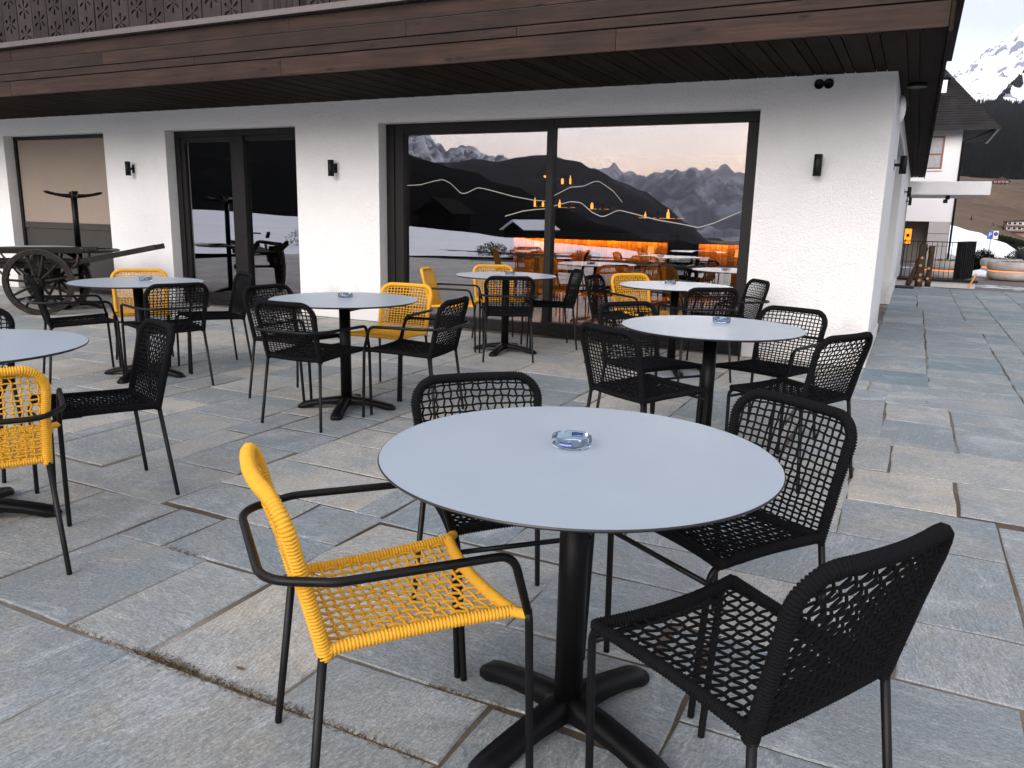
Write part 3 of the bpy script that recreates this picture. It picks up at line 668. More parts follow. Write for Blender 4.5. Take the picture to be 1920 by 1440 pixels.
O2 = (0.0, 0.0)
st2 = [(-30, .2), (1.0, .2), (1.9, -.05), (3.34, -.42), (4.83, -1.0), (6.0, -1.6), (12, -1.9), (70, -1.9)]
ridge('snow_bank', M_snow, st2, 44.0, -.80, 120, -30, 75, 150, 18, 1.6, O2, 1, 1.0, 5.0)
brown = [(-30, 3.2), (2, 2.9), (3.4, 2.75), (5.4, 2.65), (12, 2.4), (75, 3)]
ridge('brown_hillside', M_brown, brown, 118, lambda az: 1.3+118*math.tan(R(interp(st2, az)))-2.5, 520, -30, 75, 120, 24, 10, O2, 1, 1.0, 8.0)
fst = [(-30, 7), (2.7, 6.75), (3.5, 6.7), (5, 6.6), (10, 6.2), (75, 7)]
fh = ridge('forest_hillside', M_for, fst, 515, 1.3+515*math.tan(R(2.6)), 1150, -30, 75, 120, 16, 8, O2, 1, 1.0, 1.0)
mt = [(-30, 3), (-4, 6), (.3, 8.2), (.66, 8.5), (1.28, 9.2), (2.05, 9.85), (2.84, 10.3), (4.33, 11.2), (7, 12.8), (12, 12), (75, 9)]
ridge('snow_peak', M_mtnA, mt, 1200, 1.3+1200*math.tan(R(6.0)), 4200, -6, 30, 480, 90, 14, O2, 1, 1.0, 12.0, 4, True, 40.0)
# far-off wood: conifer tips along and over the forest hillside, one mass
mb = MB(); tr = random.Random(3)
for k in range(5200):
    az = tr.uniform(-1, 13); u = 1.0 if k < 1100 else tr.random(); r = 515 + (1150-515)*u; e0 = 1.3+515*math.tan(R(2.6)); zc = 1.3+1150*math.tan(R(interp(fst, az)))
    z = e0+(zc-e0)*u - 3; h_ = tr.uniform(9, 17); w = h_*.17; x, y = math.sin(R(az))*r, math.cos(R(az))*r; b0 = len(mb.v)
    mb.v += [(x-w, y-w, z), (x+w, y-w, z), (x+w, y+w, z), (x-w, y+w, z), (x, y, z+h_)]
    for q in ((0, 1, 4), (1, 2, 4), (2, 3, 4), (3, 0, 4)): mb.face([b0+i for i in q])
for k in range(420):                                       # tree line climbing the snow slope
    az = 3.3 + k/420*2.6; u = .035 + (az-3.3)*.115 + tr.uniform(-.012, .012); r = 1200+3000*u; e0 = 1.3+1200*math.tan(R(6.0)); zc = 1.3+4200*math.tan(R(interp(mt, az)))
    z = e0+(zc-e0)*u-4; h_ = tr.uniform(12, 20); w = h_*.22; x, y = math.sin(R(az))*r, math.cos(R(az))*r; b0 = len(mb.v)
    mb.v += [(x-w, y-w, z), (x+w, y-w, z), (x+w, y+w, z), (x-w, y+w, z), (x, y, z+h_)]
    for q in ((0, 1, 4), (1, 2, 4), (2, 3, 4), (3, 0, 4)): mb.face([b0+i for i in q])
tag(mb.build('spruce_wood', M_for), 'dark far-off spruce wood on the slope under the snowy mountain', 'forest', kind='stuff')
# evening haze in the valley: one even volume round everything
mh, th, bh = newmat('valley_haze'); th.nodes.remove(bh)
pv = N(th, 'ShaderNodeVolumePrincipled', {'Color': (.86, .88, .95, 1), 'Density': 5.5e-5, 'Anisotropy': .2}); th.links.new(pv.outputs[0], th.nodes['Material Output'].inputs['Volume'])
tag(MB().box(-9000, 9500, -13500, 5200, -61.5, 1600).build('haze', mh), kind='stuff')
#@@OBJECTS
# ------------------------------------------------------------------ chairs
def back_half(z):                                    # half width of the backrest at height z, with rounded top corners
    u = (z-.42)/(.783-.42); w = .195+.020*min(1, max(0, u)); r = .075; zt = .772
    if z > zt-r:
        dz = min(r, z-(zt-r)); w = w - r + math.sqrt(max(0, r*r-dz*dz))
    return w
def back_pt(x, z):
    u = (z-.42)/(.783-.42); y = -.215-.075*u-.012*u*u; q = x/.22
    return Vector((x, y-.030*(1-q*q)*min(1, max(0, (u-.05)))**.8, z))
def seat_pt(u, v):                                   # u -1..1 across, v 0 rear .. 1 front
    w = .197+.018*v-.010*math.sin(math.pi*v); y = -.212+.412*v; q = u*u
    z = .428+.016*v - .020*(1-q)*math.sin(math.pi*min(1, v*.5+.25*v*v+.25))*(.35+.65*v)
    return Vector((u*w, y - .022*(1-q)*v**3, z))
def ribbed(path, r, pitch=.0080, n=8, closed=False, ovx=1.0):
    P = resample(path, pitch/4); rr = [r*(.80, .99, 1.06, .99)[i % 4]*(1+rng.uniform(-.015, .015)) for i in range(len(P))]
    mb = MB(); mb.tube(P, rr, n, closed); return mb
def chair_meshes(name, rope):
    jr = random.Random(4)
    # backrest weave
    mb = MB(); nx_ = 16; zr = [.44]
    while zr[-1] < .745: zr.append(zr[-1] + (.0140 if zr[-1] < .51 else .0180 if zr[-1] < .60 else .0208))
    xs = [(-1+2*(i+.5)/nx_)*.205 for i in range(nx_)]
    for i, x in enumerate(xs):
        P = []; zs_ = [.425]; 
        for a, b in zip(zr, zr[1:]): zs_ += [a, (a+b)/2]
        zs_ += [zr[-1], .76, .775]
        for k, z in enumerate(zs_):
            zz = z
            while back_half(zz) < abs(x)*(.96+.04*min(1, (z-.42)/.3)) and zz > .5: zz -= .004
            p = back_pt(x*(.955+.045*min(1, (zz-.42)/.3)), min(z, zz)); j = (k-1)//2
            if 0 < k < len(zs_)-2 and k % 2 == 1: p.y += .0030*(1 if (j+i) % 2 else -1); p.x += .0030*(1 if j % 2 else -1)*(1 if i % 2 else -1) + jr.uniform(-.0012, .0012)
            P.append(p)
        mb.tube(P, .0035, 5, caps=False)
    for j, z in enumerate(zr):
        w = back_half(z)-.004; P = []; bow = .006*(1 if z > .7 else 0)
        P.append(back_pt(-w, z))
        for i, x in enumerate(xs):
            if abs(x) >= w-.006: continue
            zz = z + bow*(1-(x/.2)**2) + jr.uniform(-.0016, .0016)
            p = back_pt(x, zz); p.y += .0030*(-1 if (j+i) % 2 else 1); P.append(p)
            if i < nx_-1 and abs((x+xs[i+1])/2) < w-.006: P.append(back_pt((x+xs[i+1])/2, zz + jr.uniform(-.001, .001)))
        P.append(back_pt(w, z)); mb.tube(P, .0034, 5, caps=False)
    bw = mb.mesh('backrest')
    W = .197; path = [back_pt(-W+.0, .412), back_pt(-back_half(.60), .60)]
    for k in range(13):
        a = math.pi - k/12*math.pi/2; path.append(back_pt(-(.2145-.075)+.075*math.cos(a), .697+.075*math.sin(a)))
    for k in range(1, 8): path.append(back_pt(-.1395+.279*k/8, .772))
    for k in range(13):
        a = math.pi/2 - k/12*math.pi/2; path.append(back_pt((.2145-.075)+.075*math.cos(a), .697+.075*math.sin(a)))
    path += [back_pt(back_half(.60), .60), back_pt(W, .412)]
    br_ = ribbed(path, .0165).mesh('wrapped_rim')
    # seat weave
    mb = MB(); na, nb = 13, 17
    us = [-1+2*(i+.5)/na for i in range(na)]; vs = [(j+.5)/nb for j in range(nb)]
    for i, u in enumerate(us):
        P = [seat_pt(u, 0)]
        for j, v in enumerate(vs):
            p = seat_pt(u+jr.uniform(-.008, .008)+.006*(1 if j % 2 else -1)*(1 if i % 2 else -1), v); p.z += .0030*(1 if (i+j) % 2 else -1); P.append(p)
            if j < nb-1: P.append(seat_pt(u, (v+vs[j+1])/2))
        P.append(seat_pt(u, 1)); mb.tube(P, .0039, 5, caps=False)
    for j, v in enumerate(vs):
        P = [seat_pt(-1, v)]
        for i, u in enumerate(us):
            p = seat_pt(u, v+jr.uniform(-.007, .007)); p.z += .0030*(-1 if (i+j) % 2 else 1); P.append(p)
            if i < na-1: P.append(seat_pt((u+us[i+1])/2, v))
        P.append(seat_pt(1, v)); mb.tube(P, .0037, 5, caps=False)
    sw = mb.mesh('seat')
    rim = [seat_pt(-1, v/10) for v in range(0, 11)] + [seat_pt(-1+2*k/12, 1) for k in range(1, 12)] + [seat_pt(1, 1-v/10) for v in range(0, 11)] + [seat_pt(1-2*k/12, 0) for k in range(1, 12)]
    for p in rim: p.z += .002
    sr = ribbed(rim + [rim[0]], .0145).mesh('wrapped_rim')
    for me in (bw, br_, sw, sr): me.materials.append(rope)
    return bw, br_, sw, sr
def make_chair(name, rope, arms):
    root = empty(name, (0, -50, 0)); bw, br_, sw, sr = chair_meshes(name, rope)
    o = link(sw, 'seat', None, root); link(sr, 'wrapped_rim', None, o)
    o = link(bw, 'backrest', None, root); link(br_, 'wrapped_rim', None, o)
    for s in (-1, 1):
        MB().tube([(s*.199, -.219, .43), (s*.228, -.266, .006), (s*.228, -.266, 0)], [.0100, .0092, .0085], 10).build('leg', M_metal, root)
    if arms:
        for s in (-1, 1):
            MB().tube([(s*.246, .24, 0), (s*.246, .24, .008), (s*.2475, .226, .43), (s*.248, .222, .46)], [.0085, .0098, .0098, .0098], 10).build('leg', M_metal, root)
        za = .602; P = [(-.248, .222, .455), (-.257, .180, za), (-.262, -.20, za+.006), (-.20, -.335, za+.006), (.20, -.335, za+.006), (.262, -.20, za+.006), (.257, .180, za), (.248, .222, .455)]
        MB().tube(fillet(P, [.055, .10, .10, .10, .10, .055], 8), .0098, 10).build('armrest', M_metal, root)
        for s in (-1, 1):
            m_ = MB(); m_.tube(resample([(s*.214, .196, .446), (s*.242, .224, .446)], .003), [.0135 if i % 2 else .012 for i in range(len(resample([(s*.214, .196, .446), (s*.242, .224, .446)], .003)))], 8)
            m_.build('rope_wrap', rope, root)
    else:
        for s in (-1, 1):
            P = fillet([(s*.203, .10, .434), (s*.206, .222, .438), (s*.186, .232, .012)], .05, 8) + [Vector((s*.1855, .232, 0))]
            MB().tube(P, .0096, 10).build('leg', M_metal, root)
        MB().tube([(-.2035, .224, .392), (.2035, .224, .392)], .0078, 8).build('stretcher', M_metal, root)
    return root
PROTO = {'ya': make_chair('yellow_armchair', M_yel, True), 'ba': make_chair('black_armchair', M_blk, True),
         'ys': make_chair('yellow_chair', M_yel, False), 'bs': make_chair('black_chair', M_blk, False)}
TREE = {k: [(c, kids(c)) for c in kids(r)] for k, r in PROTO.items()}
G = ['rope chairs around the nearest table', 'rope chairs around the table in front of the white wall pier', 'rope chairs around the table near the old cart', 'rope chairs around the table cut by the left edge',
     'rope chairs around the table at the left half of the big window', 'rope chairs around the table at the right half of the big window', 'rope chairs around the table near the hotel corner']
CH = [('ya', 1, -1.006, 1.447, .883, 'yellow rope armchair in the foreground, turned to the nearest table'),
 ('bs', 1, -1.056, 2.081, 5.505, 'black rope chair half hidden behind the far left of the nearest table'),
 ('bs', 1, -.428, 2.224, 4.146, 'black rope chair at the far right of the nearest table, facing the camera'),
 ('bs', 1, -.245, 1.581, 2.611, 'black rope side chair in the bottom right foreground, seen from behind'),
 ('ba', 2, -3.324, 3.887, 1.604, 'black rope armchair, back to camera, in front of the table by the white pier'),
 ('bs', 2, -3.816, 4.276, 6.2, 'black rope chair behind the left side of the table by the white pier'),
 ('ya', 2, -3.403, 4.77, 4.796, 'yellow rope armchair behind the table by the white pier, backed by wall and window edge'),
 ('ba', 2, -2.884, 4.329, 3.269, 'black rope armchair at the right side of the table by the white pier'),
 ('ys', 3, -5.785, 4.57, 5.61, 'yellow rope chair behind the table beside the old cart'),
 ('ba', 3, -5.754, 3.986, 1.079, 'black rope armchair in front of the old cart wheel, facing right'),
 ('ba', 3, -4.979, 4.139, 2.75, 'black rope armchair seen from behind at the table beside the old cart'),
 ('bs', 3, -5.204, 4.769, 4.215, 'black rope chair standing before the glass door at the right of its table'),
 ('ya', 4, -2.963, 1.629, 2.571, 'yellow rope armchair cut off by the left edge, seen from behind'),
 ('bs', 4, -3.263, 2.29, 4.329, 'black rope side chair next to the yellow armchair at the left edge'),
 ('bs', 4, -4.09, 2.16, 5.6, 'black rope chair at the far left edge, only its rounded corner in view'),
 ('ys', 5, -3.827, 7.365, 5.434, 'yellow rope chair behind the table before the left half of the big window'),
 ('ya', 5, -4.0, 6.776, 6.622, 'yellow rope armchair seen edge-on at the left of the table before the big window'),
 ('ba', 5, -3.319, 6.556, 2.103, 'black rope armchair, back to camera, before the left half of the big window'),
 ('bs', 5, -3.261, 7.347, 3.749, 'black rope chair in dark silhouette against the big window beside its mullion'),
 ('ya', 6, -2.18, 7.222, 5.651, 'yellow rope armchair behind the table before the right half of the big window'),
 ('bs', 6, -2.312, 6.923, 6.277, 'black rope chair seen edge-on, left of the yellow armchair before the right window half'),
 ('ba', 6, -1.566, 6.594, 2.211, 'black rope armchair seen from behind before the right half of the big window'),
 ('ba', 6, -1.469, 7.291, 3.723, 'black rope armchair against the white wall right of the big window frame'),
 ('bs', 7, -1.356, 4.665, 5.63, 'black rope chair at the far left of the table near the hotel corner'),
 ('bs', 7, -1.168, 3.969, 1.049, 'black rope side chair seen from behind, near left of the table near the hotel corner'),
 ('ba', 7, -.721, 4.912, 4.38, 'black rope armchair behind the table near the hotel corner, facing the camera'),
 ('bs', 7, -.501, 4.287, 2.644, 'black rope side chair at the right of the table near the hotel corner')]
used = set()
for k, t, x, y, th, lab in CH:
    rz = th - math.pi/2
    if k in used: dup(PROTO[k], (x, y, 0), rz, lab, G[t-1], TREE[k])['category'] = 'chair'
    else:
        used.add(k); p = PROTO[k]; p.location = (x, y, 0); p.rotation_euler = (0, 0, rz); tag(p, lab, 'chair', G[t-1])

# ------------------------------------------------------------------ tables
TR, TZ = .487, .745
def foot_mesh():
    mb = MB(); st = [(.0, .036, .088, .030), (.06, .036, .084, .032), (.13, .036, .074, .032), (.20, .037, .060, .024), (.255, .038, .048, .010), (.285, .038, .041, .001), (.315, .033, .030, .0), (.332, .020, .016, .0)]
    for x, w, zt, zb in st:
        for a, b in ((-w, zb), (w, zb), (w, zb+(zt-zb)*.55), (w*.62, zt), (-w*.62, zt), (-w, zb+(zt-zb)*.55)): mb.v.append((x, a, b))
    for i in range(len(st)-1):
        for k in range(6): l = (k+1) % 6; mb.face((i*6+k, (i+1)*6+k, (i+1)*6+l, i*6+l), 0, k in (2, 3, 4))
    mb.face(list(range(6))); mb.face([(len(st)-1)*6+k for k in range(6)][::-1]); me = mb.mesh('foot'); me.materials.append(M_iron); return me
FOOT = foot_mesh()
def make_table(name, loc, rz, r=TR):
    t = empty(name, loc, 0)
    m_ = MB(); m_.lathe([(r-.016, TZ-.0125), (r-.002, TZ-.006), (r, TZ-.003), (r-.0015, TZ-.0002), (r-.003, TZ), (r*.5, TZ), (0, TZ)], 128, mats=[1, 1, 1, 1, 0, 0, 0], sm=False)
    m_.face([k for k in range(128)], 1); m_.build('tabletop', (M_top, M_edge), t)
    MB().lathe([(.037, .06), (.037, .715)], 28).build('column', M_iron, t)
    MB().lathe([(.075, .716), (.075, .722), (.05, .731)], 20).build('top_plate', M_iron, t)
    m_ = MB()
    for k in range(4):
        a = rz + k*math.pi/2; m_.bar((math.cos(a)*.06, math.sin(a)*.06, .720), (math.cos(a)*.31, math.sin(a)*.31, .725), .03, .012)
    m_.build('support_arms', M_iron, t)
    for k in range(4):
        f = link(FOOT, 'foot', None, t); f.rotation_euler = (0, 0, rz + k*math.pi/2)
    return t
TB = [(-.682, 1.748, -20, 'nearest round grey table in the foreground, with the large ashtray on top'),
 (-3.337, 4.195, 25, 'round grey table before the white wall pier between glass door and big window'),
 (-5.375, 4.227, 20, 'round grey table between the old cart and the glass door'),
 (-3.447, 1.828, 38, 'round grey table cut off by the left edge of the picture'),
 (-3.486, 6.845, 5, 'round grey table before the left half of the big window'),
 (-1.809, 6.803, 30, 'round grey table before the right half of the big window'),
 (-.933, 4.31, 15, 'round grey table near the hotel corner, behind the nearest table')]
for x, y, rz, lab in TB:
    tag(make_table('round_table', (x, y, 0), R(rz)), lab, 'table', 'round grey pedestal tables on the terrace')

# ------------------------------------------------------------------ ashtrays
def ashtray_parts():
    n = 72; prof = [(.046, 0), (.050, .003), (.0505, .012), (.0505, .0245), (.0495, .0275), (.0470, .0280), (.0425, .0265), (.0405, .010), (.036, .0075), (0, .007)]
    mb = MB(); mb.lathe(prof, n)
    for i, (r, z) in enumerate(prof):
        if z < .02: continue
        for k in range(n):
            a = (k/n*4) % 1.0; dd = abs(a-.5)*2*math.pi/4*.05
            if dd < .0058: x, y, zz = mb.v[i*n+k]; mb.v[i*n+k] = (x, y, zz-.0075*(1-(dd/.0058)**2))
    body = mb.mesh('ashtray_body'); body.materials.append(M_clear)
    lab = MB(); w = .034; rr = .0512; z0, z1 = .009, .0205; s_ = 8
    for i in range(s_+1):
        a = (i/s_-.5)*w/rr
        lab.v += [(rr*math.sin(a), -rr*math.cos(a), z0), (rr*math.sin(a), -rr*math.cos(a), z1)]
    for i in range(s_): lab.face((2*i, 2*i+2, 2*i+3, 2*i+1))
    label = lab.mesh('printed_label'); label.materials.append(M_blue)
    tx = font_mesh('kammerer', .0078); rr = .0516
    for v in tx.vertices:
        a = v.co.x/rr; z = v.co.y + .0148; v.co = (rr*math.sin(a), -rr*math.cos(a), z)
    tx.materials.clear(); tx.materials.append(M_white); tx.name = 'lettering'
    return body, label, tx
A_body, A_lab, A_txt = ashtray_parts()
AS = [(-.720, 1.800, -12, 'glass ashtray with blue labels on the nearest round table'), (-3.41, 4.30, 20, 'glass ashtray on the table before the white wall pier'),
 (-5.42, 4.34, 75, 'glass ashtray on the table between old cart and glass door'), (-3.51, 6.98, 40, 'glass ashtray on the table before the left half of the big window'),
 (-1.89, 6.92, 65, 'glass ashtray on the table before the right half of the big window'), (-.925, 4.52, 30, 'glass ashtray on the table near the hotel corner')]
for x, y, rz, lab in AS:
    t = empty('glass_ashtray', (x, y, TZ+.0006), R(rz+16), label=lab, cat='ashtray', group='glass ashtrays on the tables'); link(A_body, 'bowl', None, t)
    for k in range(4):
        l = link(A_lab, 'printed_label', None, t); l.rotation_euler = (0, 0, k*math.pi/2); link(A_txt, 'lettering', None, l)

# ------------------------------------------------------------------ table stacked upside down on another, and a second stack, by the blind window
tag(make_table('round_table', (-9.72, 6.80, 0), R(10)), 'round grey table carrying an upturned table, behind the old cart', 'table', 'stacked tables by the blind window')
t = make_table('upturned_table', (-9.72, 6.80, 0), R(0)); tag(t, 'table turned upside down on another table with its cross foot in the air', 'table', 'stacked tables by the blind window')
t.rotation_euler = (math.pi, 0, R(58)); t.location = (-9.72, 6.80, 2*TZ+.002)
tag(make_table('round_table', (-10.78, 6.92, 0), R(40)), 'round grey table left of the stacked tables, behind the cart bed', 'table', 'stacked tables by the blind window')

# ------------------------------------------------------------------ old wooden handcart
E_ = Vector((.80, .60, 0)); A_ = Vector((-.60, .80, 0)); HUB = Vector((-9.40, 6.02, .395))
cart = empty('handcart', (-9.40, 6.02, 0), label='old dark wooden handcart with spoked wheels standing before the blind window', cat='cart')
def cp(a, b, z): return E_*a + A_*b + Vector((0, 0, z))
def cart_part(mb, name, mat, parent=None, bevel=.004): return mb.build(name, mat, parent or cart, bevel=bevel)
M_rust = simple('rusty_iron_tyre', (.055, .036, .026), .7, .3, .4, 12, .3, 60)
for b in (0, .62):
    c0 = cp(0, b, .395); m_ = MB(); n = 44; rad = [.392, .392, .335, .335]; wd = [-.026, .026, .026, -.026]
    for k in range(n):
        a = 2*math.pi*k/n
        for r, w in zip(rad, wd): m_.v.append(tuple(c0 + (E_*math.cos(a)+Vector((0, 0, 1))*math.sin(a))*r*(1+.004*math.sin(a*5)) + A_*w))
    for k in range(n):
        l = (k+1) % n
        for q in range(4): q2 = (q+1) % 4; m_.face((k*4+q, l*4+q, l*4+q2, k*4+q2))
    w_ = cart_part(m_, 'wheel', M_cart, bevel=0)
    m_ = MB(); n = 44
    for k in range(n):
        a = 2*math.pi*k/n
        for r, w in ((.3935, -.024), (.3935, .024), (.400, .022), (.400, -.022)): m_.v.append(tuple(c0 + (E_*math.cos(a)+Vector((0, 0, 1))*math.sin(a))*r + A_*w - Vector((0, 0, .003))))
    for k in range(n):
        l = (k+1) % n
        for q in range(4): q2 = (q+1) % 4; m_.face((k*4+q, l*4+q, l*4+q2, k*4+q2))
    cart_part(m_, 'iron_tyre', M_rust, w_, 0)
    m_ = MB(); m_.tube([c0 - A_*.10, c0 - A_*.07, c0 - A_*.065, c0 + A_*.065, c0 + A_*.07, c0 + A_*.10], [.036, .04, .062, .062, .045, .04], 14, sm=False); cart_part(m_, 'hub', M_cart, w_, 0)
    for k in range(11):
        a = 2*math.pi*(k+.35)/11; dv = E_*math.cos(a)+Vector((0, 0, 1))*math.sin(a)
        m_ = MB(); m_.tube([c0+dv*.05, c0+dv*.13, c0+dv*.345], [.019, .017, .014], 6); cart_part(m_, 'spoke', M_cart, w_, 0)
cart_part(MB().tube([cp(0, -.08, .395), cp(0, .72, .395)], .022, 10), 'axle', M_rust, None, 0)
for b in (.10, .52):
    cart_part(MB().bar(cp(-1.5, b, .575), cp(.42, b, .60), .055, .075), 'lower_beam', M_cart)
    cart_part(MB().bar(cp(-1.55, b-.04 if b < .3 else b+.04, .745), cp(.52, b-.04 if b < .3 else b+.04, .775), .05, .055), 'upper_rail', M_cart)
    cart_part(MB().bar(cp(.25, b, .60), cp(1.33, b+.02, .83), .05, .065), 'shaft', M_cart)
    cart_part(MB().bar(cp(0, b, .41), cp(0, b, .73), .09, .10), 'bolster', M_cart)
    cart_part(MB().tube(fillet([cp(.34, b-.03, .79), cp(.45, b-.03, .74), cp(.42, b-.03, .62), cp(.36, b-.03, .56)], .05), .013, 7), 'iron_strap', M_rust, None, 0)
    cart_part(MB().bar(cp(-.62, b, .74), cp(-.40, b, .44), .022, .022), 'brace', M_rust)
    cart_part(MB().bar(cp(-.74, b, .74), cp(-.52, b, .44), .022, .022), 'brace', M_rust)
for i in range(9): cart_part(MB().bar(cp(-1.45+.22*i, .05, .64), cp(-1.45+.22*i, .60, .64), .20, .024), 'bed_plank', M_cart)
cart_part(MB().bar(cp(-.95, .02, .84), cp(-.62, .05, .93), .06, .03), 'loose_rail', M_cart)
tag(MB().bar((-8.62, 6.62, .035), (-8.36, 6.80, .035), .12, .07).build('wood_block', simple('pale_wood', (.32, .23, .15), .8), bevel=.004), 'pale wooden block lying on the paving under the cart shaft', 'block')

# ------------------------------------------------------------------ wall lamps
def wall_lamp(p, nrm, lab, grp='black wall lamps'):
    t = empty('wall_lamp', p, 0, label=lab, cat='lamp', group=grp); n_ = Vector(nrm); s_ = Vector((-n_.y, n_.x, 0))
    MB().bar(Vector((0, 0, -.055)), Vector((0, 0, .055)), .05, .012, up=n_).build('wall_plate', M_metal, t)
    MB().bar(n_*.004, n_*.07, .026, .03).build('bracket', M_metal, t)
    m_ = MB(); m_.lathe([(.033, -.095), (.036, -.093), (.036, .093), (.033, .095)], 24, tuple(n_*.088)); m_.build('lamp_shade', M_metal, t)
    for z in (-.0955, .0955):
        m_ = MB(); m_.lathe([(.026, 0), (.0, .0005)], 16, (n_.x*.088, n_.y*.088, z)); m_.build('lens', M_white, t)
    return t
wall_lamp((-9.93, D, 1.835), (0, -1, 0), 'black tube lamp on the white wall between blind window and glass door')
wall_lamp((-6.36, D, 1.82), (0, -1, 0), 'black tube lamp on the white pier between glass door and big window')
wall_lamp((-.852, D, 1.81), (0, -1, 0), 'black tube lamp on the white wall right of the big window')
wall_lamp((XC, 9.75, 1.93), (1, 0, 0), 'black tube lamp on the side wall nearest the hotel corner')
wall_lamp((XC, 18.0, 1.93), (1, 0, 0), 'second black tube lamp along the receding side wall')
wall_lamp((XC, 21.8, 1.84), (1, 0, 0), 'last black tube lamp along the side wall, just before the canopy')
m = empty('canopy_spot', (.62, 22.9, 2.02), 0, label='small black two-cube spot lamp hanging under the white canopy', cat='lamp')
MB().box(-.05, .05, -.05, .05, -.10, -.001).build('mount', M_metal, m); MB().box(-.09, .01, -.05, .05, -.19, -.101).build('lamp_head', M_metal, m)

# ------------------------------------------------------------------ the lit bar room behind the big window
M_led = emit('warm_led_strip', (1.0, .34, .025), 80.0)
M_down = emit('downlight_lens', (1.0, .86, .68), 30.0)
M_amber = emit('amber_glow', (1.0, .36, .05), 1.6)  # bottles emit this themselves in place of backlight; shelf strips share it
hp(MB().box(-17, XC-.45, WB+.002, 17.2, -.2, .002), 'room_floor', M_floorw)
hp(MB().box(-6.9, -6.8, WB+.01, 10.2, 0.003, 2.655), 'room_partition', M_dark)
def bar_counter(x0, x1, lab):
    t = empty('bar_counter', ((x0+x1)/2, 13.2, 0), 0, label=lab, cat='bar counter', group='glowing bar counters inside the room'); w = (x1-x0)/2
    MB().box(-w-.05, w+.05, -.12, .55, .99, 1.035).build('countertop', M_dark, t, bevel=.004)
    MB().box(-w, w, .06, .5, 0.003, .985).build('carcass', M_dark, t)
    MB().box(-w-.04, w+.04, -.118, -.10, .915, .989).build('lip', M_dark, t)
    MB().box(-w, w, -.06, -.045, .972, .986).build('light_strip', M_led, t)
    n = int(2*w/.09)
    for i in range(n): a = -w+2*w*i/n; MB().box(a+.004, a+2*w/n-.004, .04, .058, .08, .955).build('slat', M_slat, t)
    return t
bar_counter(-6.6, -3.70, 'long glowing bar counter seen through the big window'); bar_counter(-3.18, -2.4, 'short glowing bar counter at the right end of the big window')
sh = empty('bottle_shelf', (-5.4, 15.9, 0), 0, label='dark back-bar shelves with glowing bottles seen through the big window', cat='shelf')
ORD = ('first', 'second', 'third', 'fourth', 'fifth', 'sixth'); brd = random.Random(8)
for (a, b, z) in ((-7.5, -6.95, 1.50), (-6.95, -6.5, 1.49), (-6.3, -5.75, 1.47), (-7.5, -6.9, 2.10), (-6.95, -5.9, 1.97), (-5.15, -4.15, 1.31), (-3.9, -3.0, .96)):
    MB().box(a+5.4, b+5.4, -.12, .15, z-.02, z).build('shelf_board', M_dark, sh); MB().box(a+5.4+.03, b+5.4-.03, .10, .108, z+.001, z+.006).build('light_strip', M_amber, sh)
tag(sh, None)
for (a, b, z, n, wh) in ((-7.45, -7.0, 1.50, 5, 'lower shelf just left of the mullion'), (-6.9, -6.55, 1.49, 2, 'lower shelf just right of the mullion'), (-6.25, -5.8, 1.47, 4, 'second lower shelf right of the mullion'), (-7.4, -7.0, 2.10, 3, 'topmost shelf left of the mullion'), (-6.85, -6.0, 1.97, 6, 'long upper shelf right of the mullion'), (-5.05, -4.25, 1.31, 5, 'shelf above the right end of the long bar'), (-3.8, -3.1, .96, 4, 'lowest shelf near the short bar')):
    for i in range(n):
        x = a+(b-a)*(i+.5)/n + brd.uniform(-.03, .03); s_ = brd.uniform(.42, .68); r = brd.uniform(.020, .034)
        ty = brd.choice((0, 0, 1, 2)); pf = ([(r, 0), (r, .17*s_), (r*.4, .21*s_), (r*.36, .28*s_), (r*.4, .285*s_)], [(r*.6, 0), (r*1.5, .02), (r*2.0, .07*s_), (r*1.9, .075*s_)], [(r*.9, 0), (r*1.15, .05), (r*1.0, .16*s_), (r*.7, .18*s_), (r*.7, .20*s_)])[ty]
        m_ = MB(); m_.lathe(pf, 10, (x, 15.88, z+.001))
        tag(m_.build('bottle', M_amber if brd.random() < .4 else simple('bottle_glass', (.05, .03, .015), .15)), f'bottle {ORD[i]} from the left on the {wh}', 'bottle', 'bottles on the back-bar shelves')
for x, y, lab in ((-4.46, 14.1, 'right of the window mullion, brightest'), (-6.59, 14.04, 'close left of the window mullion'), (-6.5, 11.0, 'at the left end of the big window'), (-3.2, 11.0, 'above the table right of the mullion'), (-1.9, 12.5, 'at the upper right end of the window'), (-2.2, 15.2, 'deepest in the room above the short bar')):
    t = empty('ceiling_spot', (x, y, 2.66), 0, label='round white ceiling downlight in the bar room, ' + lab, cat='lamp', group='downlights in the bar room')
    MB().lathe([(.055, -.004), (.055, -.001)], 18).build('trim_ring', M_white, t); MB().lathe([(0, -.0062), (.042, -.006)], 16).build('lens', M_down, t)
def small_kit(x, y, rz, lab):
    tag(make_table('round_table', (x, y, 0.003), R(rz)), 'round table inside the bar room, ' + lab, 'table', 'tables inside the bar room')
small_kit(-3.1, 9.75, 20, 'seen just right of the window mullion'); small_kit(-1.95, 9.6, 50, 'seen at the right end of the big window'); small_kit(-4.9, 10.6, 35, 'seen left of the window mullion')
IN = [(-2.75, 10.25, 4.1, 'black chair inside the room, behind the table right of the mullion'), (-3.6, 9.45, .5, 'black chair inside the room, left of the table right of the mullion'), (-2.3, 10.2, 5.2, 'black chair inside the room, behind the table at the right window end'),
      (-4.5, 11.1, 4.0, 'black chair inside the room, right of the table seen left of the mullion'), (-5.5, 10.4, .2, 'black chair inside the room, left of the table seen left of the mullion')]
for x, y, th, lab in IN:
    c = dup(PROTO['bs'], (x, y, .003), th-math.pi/2, lab, 'chairs inside the bar room', TREE['bs']); c['category'] = 'chair'
